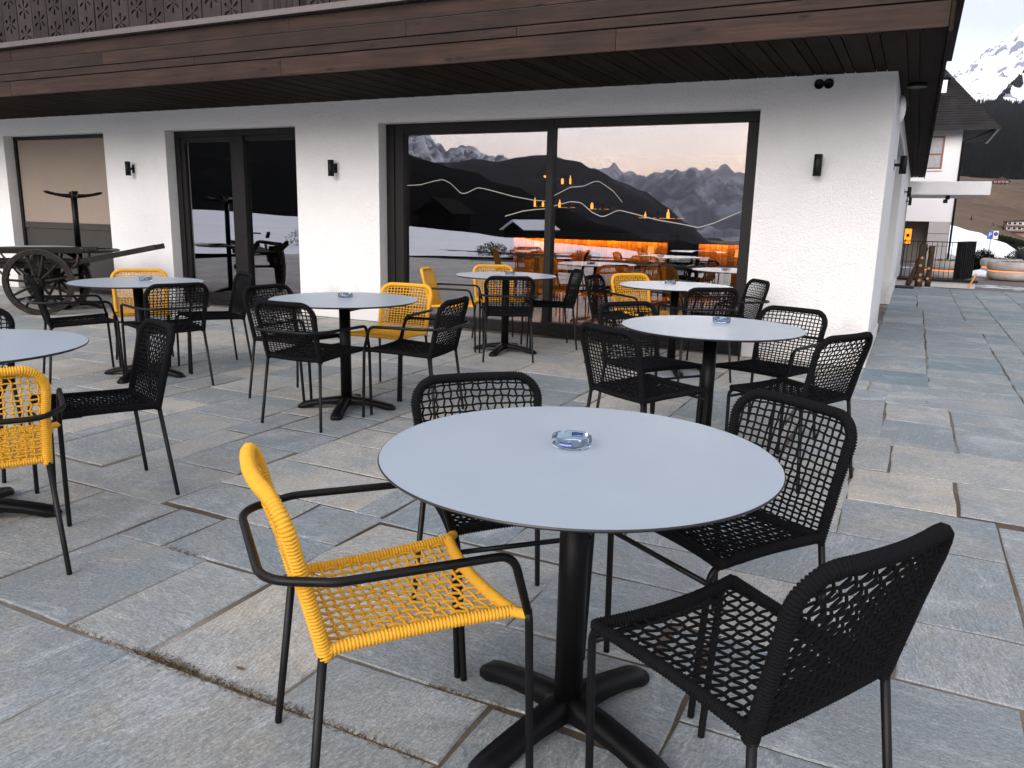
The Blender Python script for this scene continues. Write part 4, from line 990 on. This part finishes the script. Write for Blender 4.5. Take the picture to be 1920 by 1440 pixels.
for x, y, lab in ((-4.9, 10.6, 'small warm table lamp on the table seen left of the mullion'), (-2.95, 9.8, 'small warm table lamp on the table right of the mullion'), (-1.85, 9.7, 'small warm table lamp at the right window end')):
    t = empty('table_lamp', (x, y, TZ+.004), 0, label=lab, cat='lamp', group='table lamps in the bar room')
    MB().lathe([(.04, 0), (.04, .008), (.008, .012), (.008, .13)], 14).build('base', M_metal, t); MB().lathe([(.045, .13), (.035, .22)], 18).build('lamp_shade', emit('lit_shade', (1.0, .40, .08), .7), t)

# ------------------------------------------------------------------ neighbouring house on the right
house = empty('neighbour_house', (-2.0, 32, 0), 0, label='white neighbouring house with a dark hipped shingle roof and chimney', cat='house')
M_plaster = stucco('smooth_white_render', (.80, .79, .80), .15); M_grey = simple('grey_stone_base', (.42, .40, .39), .8, 0, .08, 2)
M_shing = simple('dark_slate_shingle', (.022, .020, .021), .8, 0, .35, 2.0, .3, 40, .08)
def xh(x): return x + 2.0
MB().box(xh(-5), xh(1.075), 0, 4.4, 1.40, 4.50).build('wall', M_plaster, house); MB().box(xh(.40), xh(1.065), .002, 4.35, -.2, 1.397).build('base_wall', M_grey, house)
for z in (.55, .98): MB().box(xh(.395), xh(1.07), -.004, .02, z, z+.016).build('base_joint', M_dark, house)
MB().box(xh(-5), xh(.40), 1.2, 1.3, -.2, 1.399).build('porch_wall', simple('porch_grey', (.22, .20, .19), .9), house)
# hipped roof, rows of shingles
ex0, ex1, ey0, ey1, ez = xh(-6.2), xh(2.06), -.55, 4.9, 4.52; px, pz = xh(.36-.05), 5.78+1.25; ry = 2.2
m_ = MB(); m_.v = [(ex0, ey0, ez), (ex1, ey0, ez), (ex1, ey1, ez), (ex0, ey1, ez), (xh(-3.4), ry, pz-.05), (px-.15, ry, pz-.05)]
for q in ((0, 1, 5, 4), (1, 2, 5), (2, 3, 4, 5), (3, 0, 4)): m_.face(q)
rf = m_.build('roof', M_shing, house)
MB().box(ex0+.02, ex1-.02, ey0+.02, ey1-.02, ez-.035, ez-.005).build('eave_soffit', M_soffit, house)
sr_ = random.Random(2)
for j in range(26):
    u0, u1 = j/26, (j+1)/26
    def edge(u, s): a = Vector((ex0 if s < 0 else ex1, ey0, ez)); b = Vector((xh(-3.4) if s < 0 else px-.15, ry, pz-.05)); return a.lerp(b, u)
    a, b = edge(u0, -1), edge(u0, 1); c_, d_ = edge(u1, -1), edge(u1, 1); x = b.x - 3.3; nrm = Vector((0, -.45, .9))*.012; m_ = MB(); first = True
    k = 0; xx = b.x
    while xx > b.x - 3.2:
        w = sr_.uniform(.16, .3); xa = xx-w; b0 = len(m_.v); up = nrm*sr_.uniform(1.2, 2.4); t0 = max(0, xx-b.x); fx_ = lambda x_: min(x_, d_.x)
        m_.v += [tuple(Vector((xa+.006, a.y, a.z))+up), tuple(Vector((xx-.003, a.y, a.z))+up), tuple(Vector((fx_(xx-.003), c_.y, c_.z))+nrm*.4), tuple(Vector((fx_(xa+.006), c_.y, c_.z))+nrm*.4), (xa+.006, a.y, a.z), (xx-.003, a.y, a.z)]
        m_.face([b0, b0+1, b0+2, b0+3]); m_.face([b0+4, b0+5, b0+1, b0]); xx = xa
    o = m_.build('shingle_row', M_shing, rf); o['kind'] = 'stuff'
MB().box(ex0, ex1, ey0-.06, ey0+.02, ez-.10, ez+.03).build('gutter', M_frame, house); MB().box(ex1-.02, ex1+.06, ey0, ey1, ez-.10, ez+.03).build('gutter', M_frame, house)
MB().tube([(ex1-.1, ey0+.1, ez-.1), (xh(1.12), -.06, ez-.45), (xh(1.12), -.06, -.1)], .035, 8).build('downpipe', M_frame, house)
MB().box(xh(.10), xh(.42), .9, 1.4, 5.3, 6.25).build('chimney', M_plaster, house)
m_ = MB(); m_.lathe([(.26, 0), (.25, .1), (.16, .2), (0, .25)], 16, (xh(.26), 1.15, 6.30)); m_.build('chimney_cap', M_frame, house)
win = MB(); frame_rect(win, xh(.02), xh(.56), 3.18, 4.29, .06, -.03, .03); win.box(xh(.08), xh(.50), -.02, .02, 3.66, 3.71)
wo = win.build('window', simple('orange_larch_frame', (.22, .095, .045), .6), house)
MB().box(xh(.08), xh(.50), -.002, .0, 3.24, 4.23).build('pane', simple('curtained_pane', (.30, .31, .34), .1), wo); MB().box(xh(.0), xh(.58), -.06, -.0, 3.13, 3.178).build('sill', M_plaster, wo)
t = empty('lantern', (-.22, 31.6, .62), 0, label='orange glowing wall lantern beside the neighbouring house porch', cat='lamp')
MB().box(-.12, .12, -.06, .06, 0, .52).build('lamp_body', emit('amber_lamp', (1.0, .30, .01), .5), t); m_ = MB(); frame_rect(m_, -.14, .14, -.03, .55, .03, -.08, -.061); m_.box(-.05, .05, -.075, -.062, .24, .34); m_.build('lamp_frame', M_metal, t)

# ------------------------------------------------------------------ things in the yard on the right
rl = empty('iron_railing', (.4, 20, 0), 0, label='thin black iron bar railing round the steps beyond the hotel', cat='railing')
MB().box(-.62, .66, -.012, .012, .925, .945).build('top_rail', M_metal, rl); MB().box(-.62, .66, -.012, .012, .13, .15).build('bottom_rail', M_metal, rl); MB().box(-.60, -.58, .03, 1.8, .925, .945).build('side_rail', M_metal, rl)
for i in range(14): MB().tube([(-.61+.0965*i, 0, .151), (-.61+.0965*i, 0, .924)], .006, 6).build('bar', M_metal, rl)
for i in range(9): MB().tube([(-.59, .18*i+.1, .10), (-.59, .18*i+.1, .924)], .006, 6).build('bar', M_metal, rl)
tag(MB().box(-.30, 1.30, 20.06, 20.35, -.10, .075).build('kerb', M_plinth, bevel=.01), kind='structure')
tag(MB().box(-.28, 1.34, 20.0, 20.40, .077, .12).build('step_cover', M_metal, bevel=.006), 'flat black metal cover on the pale kerb under the railing', 'cover')
pn = empty('screen_panel', (1.08, 21, 0), 0, label='upright black ribbed screen panel at the right end of the railing', cat='screen')
for i in range(7): MB().bar((-.15+.045*i, -.9+.16*i, .12), (-.15+.045*i, -.9+.16*i, .95), .15, .03, up=(.27, .96, 0)).build('slat', M_metal, pn)
MB().bar((-.20, -.98, .13), (.16, .14, .13), .06, .05).build('foot_rail', M_metal, pn)
lg = empty('log_sculpture', (.12, 19.2, 0), 0, label='three burnt dark logs with pale knots leaning together beside the hotel', cat='sculpture')
M_knot = simple('pale_knot', (.42, .27, .12), .7, 0, .3, 30)
for (a, b, r, kn) in (((-.15, 0, 0), (.13, .05, .84), .055, (.75,)), ((.065, -.07, 0), (.07, .02, .89), .075, (.28, .50, .68, .15)), ((.235, .05, 0), (.235, .06, .86), .058, (.2, .45))):
    a, b = Vector(a), Vector(b); P = [a.lerp(b, i/8) + Vector((rng.uniform(-.006, .006), rng.uniform(-.006, .006), 0)) for i in range(9)]
    l = MB().tube(P, [r*rng.uniform(.92, 1.08) for _ in P], 12).build('log', M_log, lg)
    for u in kn:
        p = a.lerp(b, u); Mx = Matrix.Translation(p + Vector((rng.uniform(-.02, .02), -r*.93, 0))) @ Matrix.Rotation(R(90), 4, 'X')
        MB().lathe([(.03, 0), (.03, .012), (.017, .02), (.014, .012), (0, .012)], 12, M=Mx).build('knot', M_knot, l)
m = MB(); m.box(-.27, .10, 18.35, 18.75, .002, .03)
tag(m.build('doormat', simple('rubber_grid', (.012, .012, .012), .9, 0, .2, 40, .5, 200)), 'black rubber grid mat lying at the foot of the side wall', 'mat')
def planter(x, y, s, lab, z=-.055):
    t = empty('concrete_planter', (x, y, z), 0, label=lab, cat='planter', group='round concrete planters with orange light slits')
    mc = M_conc
    MB().lathe([(.36*s, 0), (.47*s, .03*s), (.52*s, .10*s), (.52*s, .17*s), (.49*s, .225*s)], 40).build('base_ring', mc, t)
    MB().lathe([(.485*s, .2255*s), (.485*s, .2495*s)], 40).build('light_slit', emit('orange_slit', (1.0, .22, .06), .9), t)
    MB().lathe([(.49*s, .25*s), (.53*s, .29*s), (.54*s, .36*s), (.53*s, .44*s), (.48*s, .48*s), (.43*s, .47*s), (.42*s, .42*s), (0, .42*s)], 40).build('bowl', mc, t)
    return t
M_conc = simple('weathered_concrete', (.36, .33, .30), .85, 0, .22, 5, .3, 90)
planter(2.28, 23.9, 1.0, 'round concrete planter with orange slit nearest the right edge'); planter(2.24, 25.9, .98, 'round concrete planter standing behind the right-hand planter'); planter(.74, 23.1, 1.0, 'round concrete planter with orange slit behind the iron railing')
def shrub(name, x, y, z, rx, h, n, lab, cat='shrub', grp=None, mat=None, seed=1, needle=.05):
    t = empty(name, (x, y, z), 0, label=lab, cat=cat)
    if grp: t['group'] = grp
    r_ = random.Random(seed); st = MB(); lf = MB()
    for k in range(9):
        a = r_.uniform(0, 6.28); q = r_.uniform(.2, .8); st.tube([(0, 0, 0), (math.cos(a)*rx*q*.5, math.sin(a)*rx*q*.5, h*.5), (math.cos(a)*rx*q, math.sin(a)*rx*q, h*r_.uniform(.7, 1.0))], [.012, .008, .004], 5)
    for k in range(n):
        a = r_.uniform(0, 6.28); q = math.sqrt(r_.random()); zz = h*r_.uniform(.08, 1.0)*(1-.45*q*q); p = Vector((math.cos(a)*rx*q, math.sin(a)*rx*q, zz)); d_ = Vector((r_.gauss(0, 1), r_.gauss(0, 1), r_.uniform(.1, 1.4))).normalized()*needle*r_.uniform(.7, 1.5)
        s_ = d_.orthogonal().normalized()*needle*.22; b0 = len(lf.v); lf.v += [tuple(p-s_), tuple(p+d_*.5+s_*1.2), tuple(p+d_), tuple(p+s_)]; lf.face((b0, b0+1, b0+2, b0+3))
    st.build('stem', M_log, t); f = lf.build('foliage', mat or M_pine, t); f['kind'] = 'stuff'; return t
M_pine = forest_mat('dwarf_pine_needles', (.004, .006, .0035), (.014, .018, .010), 9.0)
M_tw = simple('brown_twigs', (.05, .04, .028), .9)
shrub('low_plant', 2.28, 23.9, .36, .38, .07, 200, 'low brown twigs growing in the right-hand planter', 'plant', None, M_tw, 4)
shrub('low_plant', .74, 23.1, .36, .40, .09, 220, 'low brown twigs growing in the planter behind the railing', 'plant', None, M_tw, 5)
shrub('low_plant', 2.24, 25.9, .35, .38, .10, 240, 'low brown twigs growing in the rear planter', 'plant', None, M_tw, 6)
shrub('dwarf_pine', 1.86, 27.2, -.06, .34, .70, 2200, 'dark dwarf pine in front of the snow bank, left of the parking sign', 'shrub', 'dwarf pines by the car park', None, 7, .085)
shrub('dwarf_pine', 3.0, 28.4, -.06, .5, .75, 2200, 'dark dwarf pine at the right edge behind the planters', 'shrub', 'dwarf pines by the car park', None, 8, .085)
M_sb = simple('sign_blue', (.02, .10, .42), .4)
sg_ = empty('parking_sign', (2.0, 27.4, -.06), 0, label='blue parking and no-stopping signs on one thin steel pole', cat='sign')
MB().tube([(0, 0, 0), (0, 0, 1.24)], .014, 8).build('pole', simple('galvanised_steel', (.4, .4, .42), .4, .6), sg_)
l = MB().box(-.10, .035, -.03, -.018, .98, 1.22).build('sign_plate', M_sb, sg_); tm = font_mesh('P', .17); tm.transform(Matrix.Translation((-.03, -.0305, 1.10)) @ Matrix.Rotation(R(90), 4, 'X')); tm.materials.clear(); tm.materials.append(M_white); link(tm, 'lettering', None, l)
l2 = MB().box(.045, .175, -.03, -.018, .98, 1.22).build('sign_plate', M_white, sg_)
m_ = MB(); m_.lathe([(.055, 0), (0, .001)], 20, M=Matrix.Translation((.11, -.0305, 1.13)) @ Matrix.Rotation(R(90), 4, 'X')); m_.build('round_symbol', M_sb, l2)
m_ = MB(); m_.bar((.075, -.0335, 1.165), (.145, -.0335, 1.095), .012, .002, up=(0, -1, 0)); m_.build('red_bar', simple('sign_red', (.5, .03, .03), .4), l2)
tag(MB().bar((1.13, 19.35, .0), (1.245, 19.35, .31), .045, .03).build('marker_stick', simple('orange_paint', (.70, .30, .02), .5), bevel=.003), 'orange marker stick leaning at the edge of the paving', 'stick')
# small vehicles half seen behind the railing and at the right edge
def vehicle(name, x, y, rz, L, H, W, roof0, roof1, mat, lab, cat):
    t = empty(name, (x, y, -.055 if y < 37 else -.86), R(rz), label=lab, cat=cat); h = W/2
    prof = [(-L/2, .35), (-L/2+.05, .75), (-L/2+.12, H*.62), (roof0, H), (roof1, H), (L/2-.85, H*.62), (L/2-.1, H*.52), (L/2, .45), (L/2-.05, .30), (-L/2+.05, .28)]
    m_ = MB(); n = len(prof)
    for s_ in (-1, 1):
        for (a, z) in prof: m_.v.append((a, s_*h*(.86 if z > H*.8 else 1.0), z))
    for k in range(n): l_ = (k+1) % n; m_.face((k, l_, n+l_, n+k), 0, False)
    m_.face(list(range(n))); m_.face([n+k for k in range(n)][::-1]); m_.build('body', mat, t, bevel=.05)
    M_w = M_vglass
    for s_ in (-1, 1):
        MB().box(roof0+.15, roof1+.2, s_*h*.93-.012, s_*h*.93+.012, H*.66, H*.93).build('side_window', M_w, t)
        for a in (-L/2+.75, L/2-.75):
            w_ = MB(); w_.lathe([(.0, -.09), (.29, -.09), (.31, -.07), (.31, .07), (.29, .09), (0, .09)], 22, M=Matrix.Translation((a, s_*(h-.06), .31)) @ Matrix.Rotation(R(90), 4, 'X')); o_ = w_.build('wheel', M_rub, t)
            w_ = MB(); w_.lathe([(.19, 0), (.16, .012), (0, .02)], 18, M=Matrix.Translation((a, s_*(h+.034), .31)) @ Matrix.Rotation(R(90*s_), 4, 'X')); w_.build('rim', M_rim, o_)
        MB().box(L/2-.16, L/2-.02, s_*h*.72-.12, s_*h*.72+.12, H*.40, H*.49).build('headlight', M_rim, t)
        MB().box(roof1+.45, roof1+.55, s_*(h+.02)-.08, s_*(h+.02)+.08, H*.60, H*.70).build('mirror', M_metal, t)
    m_ = MB(); m_.bar((roof1+.03, 0, H-.05), (L/2-.9, 0, H*.64), W*.8, .03, up=(0, 0, 1)); m_.build('windscreen', M_w, t)
    return t
M_vglass = simple('vehicle_glass', (.012, .014, .018), .08); M_rub = simple('tyre_rubber', (.015, .015, .015), .9); M_rim = simple('silver_rim', (.4, .4, .42), .35, .7)
vehicle('parked_van', -.05, 40.6, 0, 3.6, 1.55, 1.5, -1.5, .6, simple('pale_grey_paint', (.55, .57, .60), .3), 'pale grey van half hidden behind the black screen panel', 'van')
vehicle('parked_car', 4.72, 26.6, 20, 3.9, 1.15, 1.6, -1.1, .4, simple('black_car_paint', (.012, .012, .015), .25), 'black car cut off by the right edge beyond the planters', 'car')
for x, y, s_, lab in ((1.72, 25.5, .22, 'small heap of old snow at the foot of the dwarf pine'), (2.75, 27.0, .30, 'small heap of old snow behind the planters')):
    m_ = MB(); m_.lathe([(1.5*s_, 0), (1.2*s_, .35*s_), (.7*s_, .62*s_), (0, .72*s_)], 18); m_.v = [(a*(1+.2*fnoise(a*4+x, b*4)), b*(1+.2*fnoise(a*4, b*4+y)), c_*(1+.25*fnoise(a*5, b*5+x))) for a, b, c_ in m_.v]
    tag(m_.build('snow_heap', M_snow, loc=(x, y, -.06)), lab, 'snow heap', 'small snow heaps in the yard')
# far chalets and trees on the brown hillside
def chalet(name, az, r, w, dp, h, rh, org, sgn, z, wallm, roofm, lab, rz=0, wins=4, floors=2, trim=None):
    trim = trim or M_white
    x, y = org[0]+math.sin(R(az))*r, org[1]+sgn*math.cos(R(az))*r; t = empty(name, (x, y, z), rz if sgn > 0 else rz+math.pi, label=lab, cat='house')
    MB().box(-w/2, w/2, -dp/2, dp/2, -3, h).build('wall', wallm, t); e = .09*w; m_ = MB()
    for yy in (-dp/2-e, dp/2+e): m_.v += [(-w/2-e, yy, h-.1*rh), (0, yy, h+rh), (w/2+e, yy, h-.1*rh), (w/2+e, yy, h-.22*rh), (0, yy, h+.86*rh), (-w/2-e, yy, h-.22*rh)]
    for k in range(6): l_ = (k+1) % 6; m_.face((k, 6+k, 6+l_, l_))
    m_.face((5, 4, 3, 2, 1, 0)); m_.face((6, 7, 8, 9, 10, 11)); m_.build('roof', roofm, t)
    m_ = MB(); m_.v = [(-w/2, -dp/2+.02, h-.02), (w/2, -dp/2+.02, h-.02), (0, -dp/2+.02, h+.9*rh)]; m_.face((0, 1, 2)); m_.build('gable', wallm, t)
    for f in range(floors):
        MB().box(-w/2*.96, w/2*.96, -dp/2-.7, -dp/2-.05, h*(f+.02)/floors+.02, h*(f+.28)/floors).build('balcony', wallm, t)
        for i in range(wins):
            a = -w/2+w*(i+.5)/wins; o_ = MB().box(a-w*.06, a+w*.06, -dp/2-.08, -dp/2-.01, h*(f+.38)/floors, h*(f+.86)/floors).build('window', trim, t); MB().box(a-w*.045, a+w*.045, -dp/2-.10, -dp/2-.081, h*(f+.42)/floors, h*(f+.82)/floors).build('pane', M_vglass, o_)
    return t
M_redw = simple('reddish_chalet_wood', (.085, .032, .022), .8); M_broof = simple('brown_roof', (.045, .032, .028), .8); M_dkw = simple('black_chalet_wood', (.003, .0027, .0027), .95, 0, .12, 8, 0, 80, .02)
chalet('mountain_chalet', 4.25, 350, 5.0, 6, 2.0, 1.5, O2, 1, 15.3, M_redw, M_broof, 'small red-brown wooden chalet alone on the far brown hillside')
chalet('long_building', 5.75, 165, 5.4, 6, 1.7, .3, O2, 1, .35, simple('pinkish_render', (.22, .135, .115), .8), M_broof, 'long pinkish apartment house with white balconies far beyond the snow bank', 0, 7, 2)
def conifer(x, y, z, h, lab, grp, seed):
    t = empty('spruce_tree', (x, y, z), 0, label=lab, cat='tree', group=grp); r_ = random.Random(seed); lf = MB()
    MB().tube([(0, 0, -1), (0, 0, h*.9)], [h*.022, h*.006], 6).build('trunk', M_log, t)
    for k in range(700):
        u = r_.random()**.7; zz = h*(.06+.94*(1-u)); rr = h*.21*u*(.75+.5*r_.random())*(.6+.4*math.sin(zz/h*34)**2); a = r_.uniform(0, 6.28); p = Vector((math.cos(a)*rr*.35, math.sin(a)*rr*.35, zz)); q = Vector((math.cos(a)*rr, math.sin(a)*rr, zz-h*.045)); s_ = Vector((-math.sin(a), math.cos(a), 0))*h*.016
        b0 = len(lf.v); lf.v += [tuple(p), tuple(p.lerp(q, .6)+s_), tuple(q), tuple(p.lerp(q, .6)-s_)]; lf.face((b0, b0+1, b0+2, b0+3))
    f = lf.build('crown', M_for, t); f['kind'] = 'stuff'; return t
for az, r, el0, h, lab in ((3.0, 162, .2, 2.8, 'dark spruce standing alone at the top edge of the snow bank'), (4.18, 165, .3, 1.7, 'small spruce right of the lone spruce beyond the snow bank'), (4.75, 160, .1, 1.5, 'low spruce just left of the pinkish apartment house')):
    conifer(math.sin(R(az))*r, math.cos(R(az))*r, el0, h, lab, 'spruces beyond the snow bank', int(az*100))
hb = MB(); hr = random.Random(6)
for k in range(1500):
    az = hr.uniform(4.3, 7.2); r = hr.uniform(120, 150); z = 1.3+r*math.tan(R(-1.25-(az-5)*.25)) + hr.uniform(0, .9); x, y = math.sin(R(az))*r, math.cos(R(az))*r; s_ = .35; b0 = len(hb.v)
    hb.v += [(x-s_, y, z), (x+s_*hr.random(), y-s_, z+.1), (x+s_, y, z+s_*hr.random()), (x, y+s_, z+s_*1.6)]
    for q in ((0, 1, 3), (1, 2, 3), (0, 2, 1)): hb.face([b0+i for i in q])
tag(hb.build('hedge_belt', M_pine), 'dark belt of bushes at the far foot of the snow bank', 'bushes', kind='stuff')
# houses and bushes on the garden side, seen reflected in the window
chalet('farm_house', -31.4, 126, 6.0, 6, 2.4, 2.2, OR, -1, 1.3+126*math.tan(R(-1.0)), M_dkw, M_dkw, 'dark farm house beyond the snow field, mirrored in the big window', 0, 0, 1, M_dkw)
chalet('farm_house', -25.4, 128, 5.5, 6, 1.9, 1.3, OR, -1, 1.3+128*math.tan(R(-1.75)), M_dkw, M_snow, 'low barn with a snowy roof, mirrored beside the window mullion', 0.5, 0, 1, M_dkw)
for k, (x, y, s_, lb) in enumerate(((-11.5, -7.5, .5, 'middle bare garden shrub of three'), (-13.0, -8.3, .6, 'leftmost bare garden shrub of three'), (-9.6, -8.0, .4, 'rightmost, small bare garden shrub of three'), (-19.5, -7.6, .9, 'tall bare shrub mirrored in the glass door, nearer one'), (-21.0, -8.2, 1.0, 'tall bare shrub mirrored in the glass door, farther one'), (-5.0, -8.8, .4, 'lone low bare shrub far right'))):
    shrub('garden_shrub', x, y, -.1, .9*s_, .8*s_, 500, lb + ', before the snow field', 'shrub', 'garden shrubs before the snow field', M_tw, 30+k, .12)
# dry moss and grass in the nearest joints
ms = MB(); mr_ = random.Random(9)
for (xa, xb, yc, n_, wd) in ((-1.98, -1.30, 1.44, 900, .018), (-1.30, -.92, 1.44, 260, .010), (-2.30, -1.98, 1.44, 120, .010), (-1.93, -1.72, 1.447, 260, .030), (-2.50, -2.35, 2.01, 90, .010), (-1.1, -.85, 1.715, 120, .012)):
    for k in range(n_):
        x = mr_.uniform(xa, xb); y = yc + mr_.gauss(0, wd*.5); h_ = mr_.uniform(.003, .010); dx, dy = mr_.gauss(0, .006), mr_.gauss(0, .006); w_ = .0012; b0 = len(ms.v)
        ms.v += [(x-w_, y, -.004), (x+w_, y, -.004), (x+dx+w_*.4, y+dy, h_*.7), (x+dx*1.6, y+dy*1.6, h_)]; ms.face((b0, b0+1, b0+2, b0+3))
tag(ms.build('joint_moss', ground_mat('dry_moss', [(.3, (.045, .03, .015)), (.5, (.09, .06, .028)), (.7, (.14, .10, .05))], 30.0, .2, .002, .95, 300.0, .4)), 'dry brown moss and grass tufts in the foreground paving joint', 'moss', kind='stuff')
lf_m = [simple('dry_leaf_brown', (.11, .065, .03), .8), simple('dry_leaf_grey', (.10, .085, .065), .85)]
for k, (x, y, s_) in enumerate(((-1.62, 1.52, .018), (.12, 2.62, .014), (-2.62, 2.62, .013), (.62, 3.4, .016), (.22, 6.6, .02))):
    m_ = MB(); P = []
    for i in range(9):
        u = i/8; wv = math.sin(math.pi*u)**.7*.36
        for sd in (-1, 0, 1): P.append((s_*(u-.5)*2, s_*wv*sd, s_*(.10+.22*abs(sd)*wv+.25*(u-.5)**2)))
    m_.v = P
    for i in range(8):
        for q in (0, 1): a = i*3+q; m_.face((a, a+3, a+4, a+1))
    l_ = m_.build('fallen_leaf', lf_m[k % 2], loc=(x, y, .001)); l_.rotation_euler = (0, 0, k*1.3)
    tag(l_, ('small dry leaf on the pale slab beside the yellow armchair', 'small dry leaf on the slab right of the bottom right black chair', 'small dry leaf on the paving behind the yellow armchair', 'small dry leaf on the paving at the right edge', 'small dry leaf on the paving in front of the hotel corner')[k], 'leaf', 'fallen dry leaves')
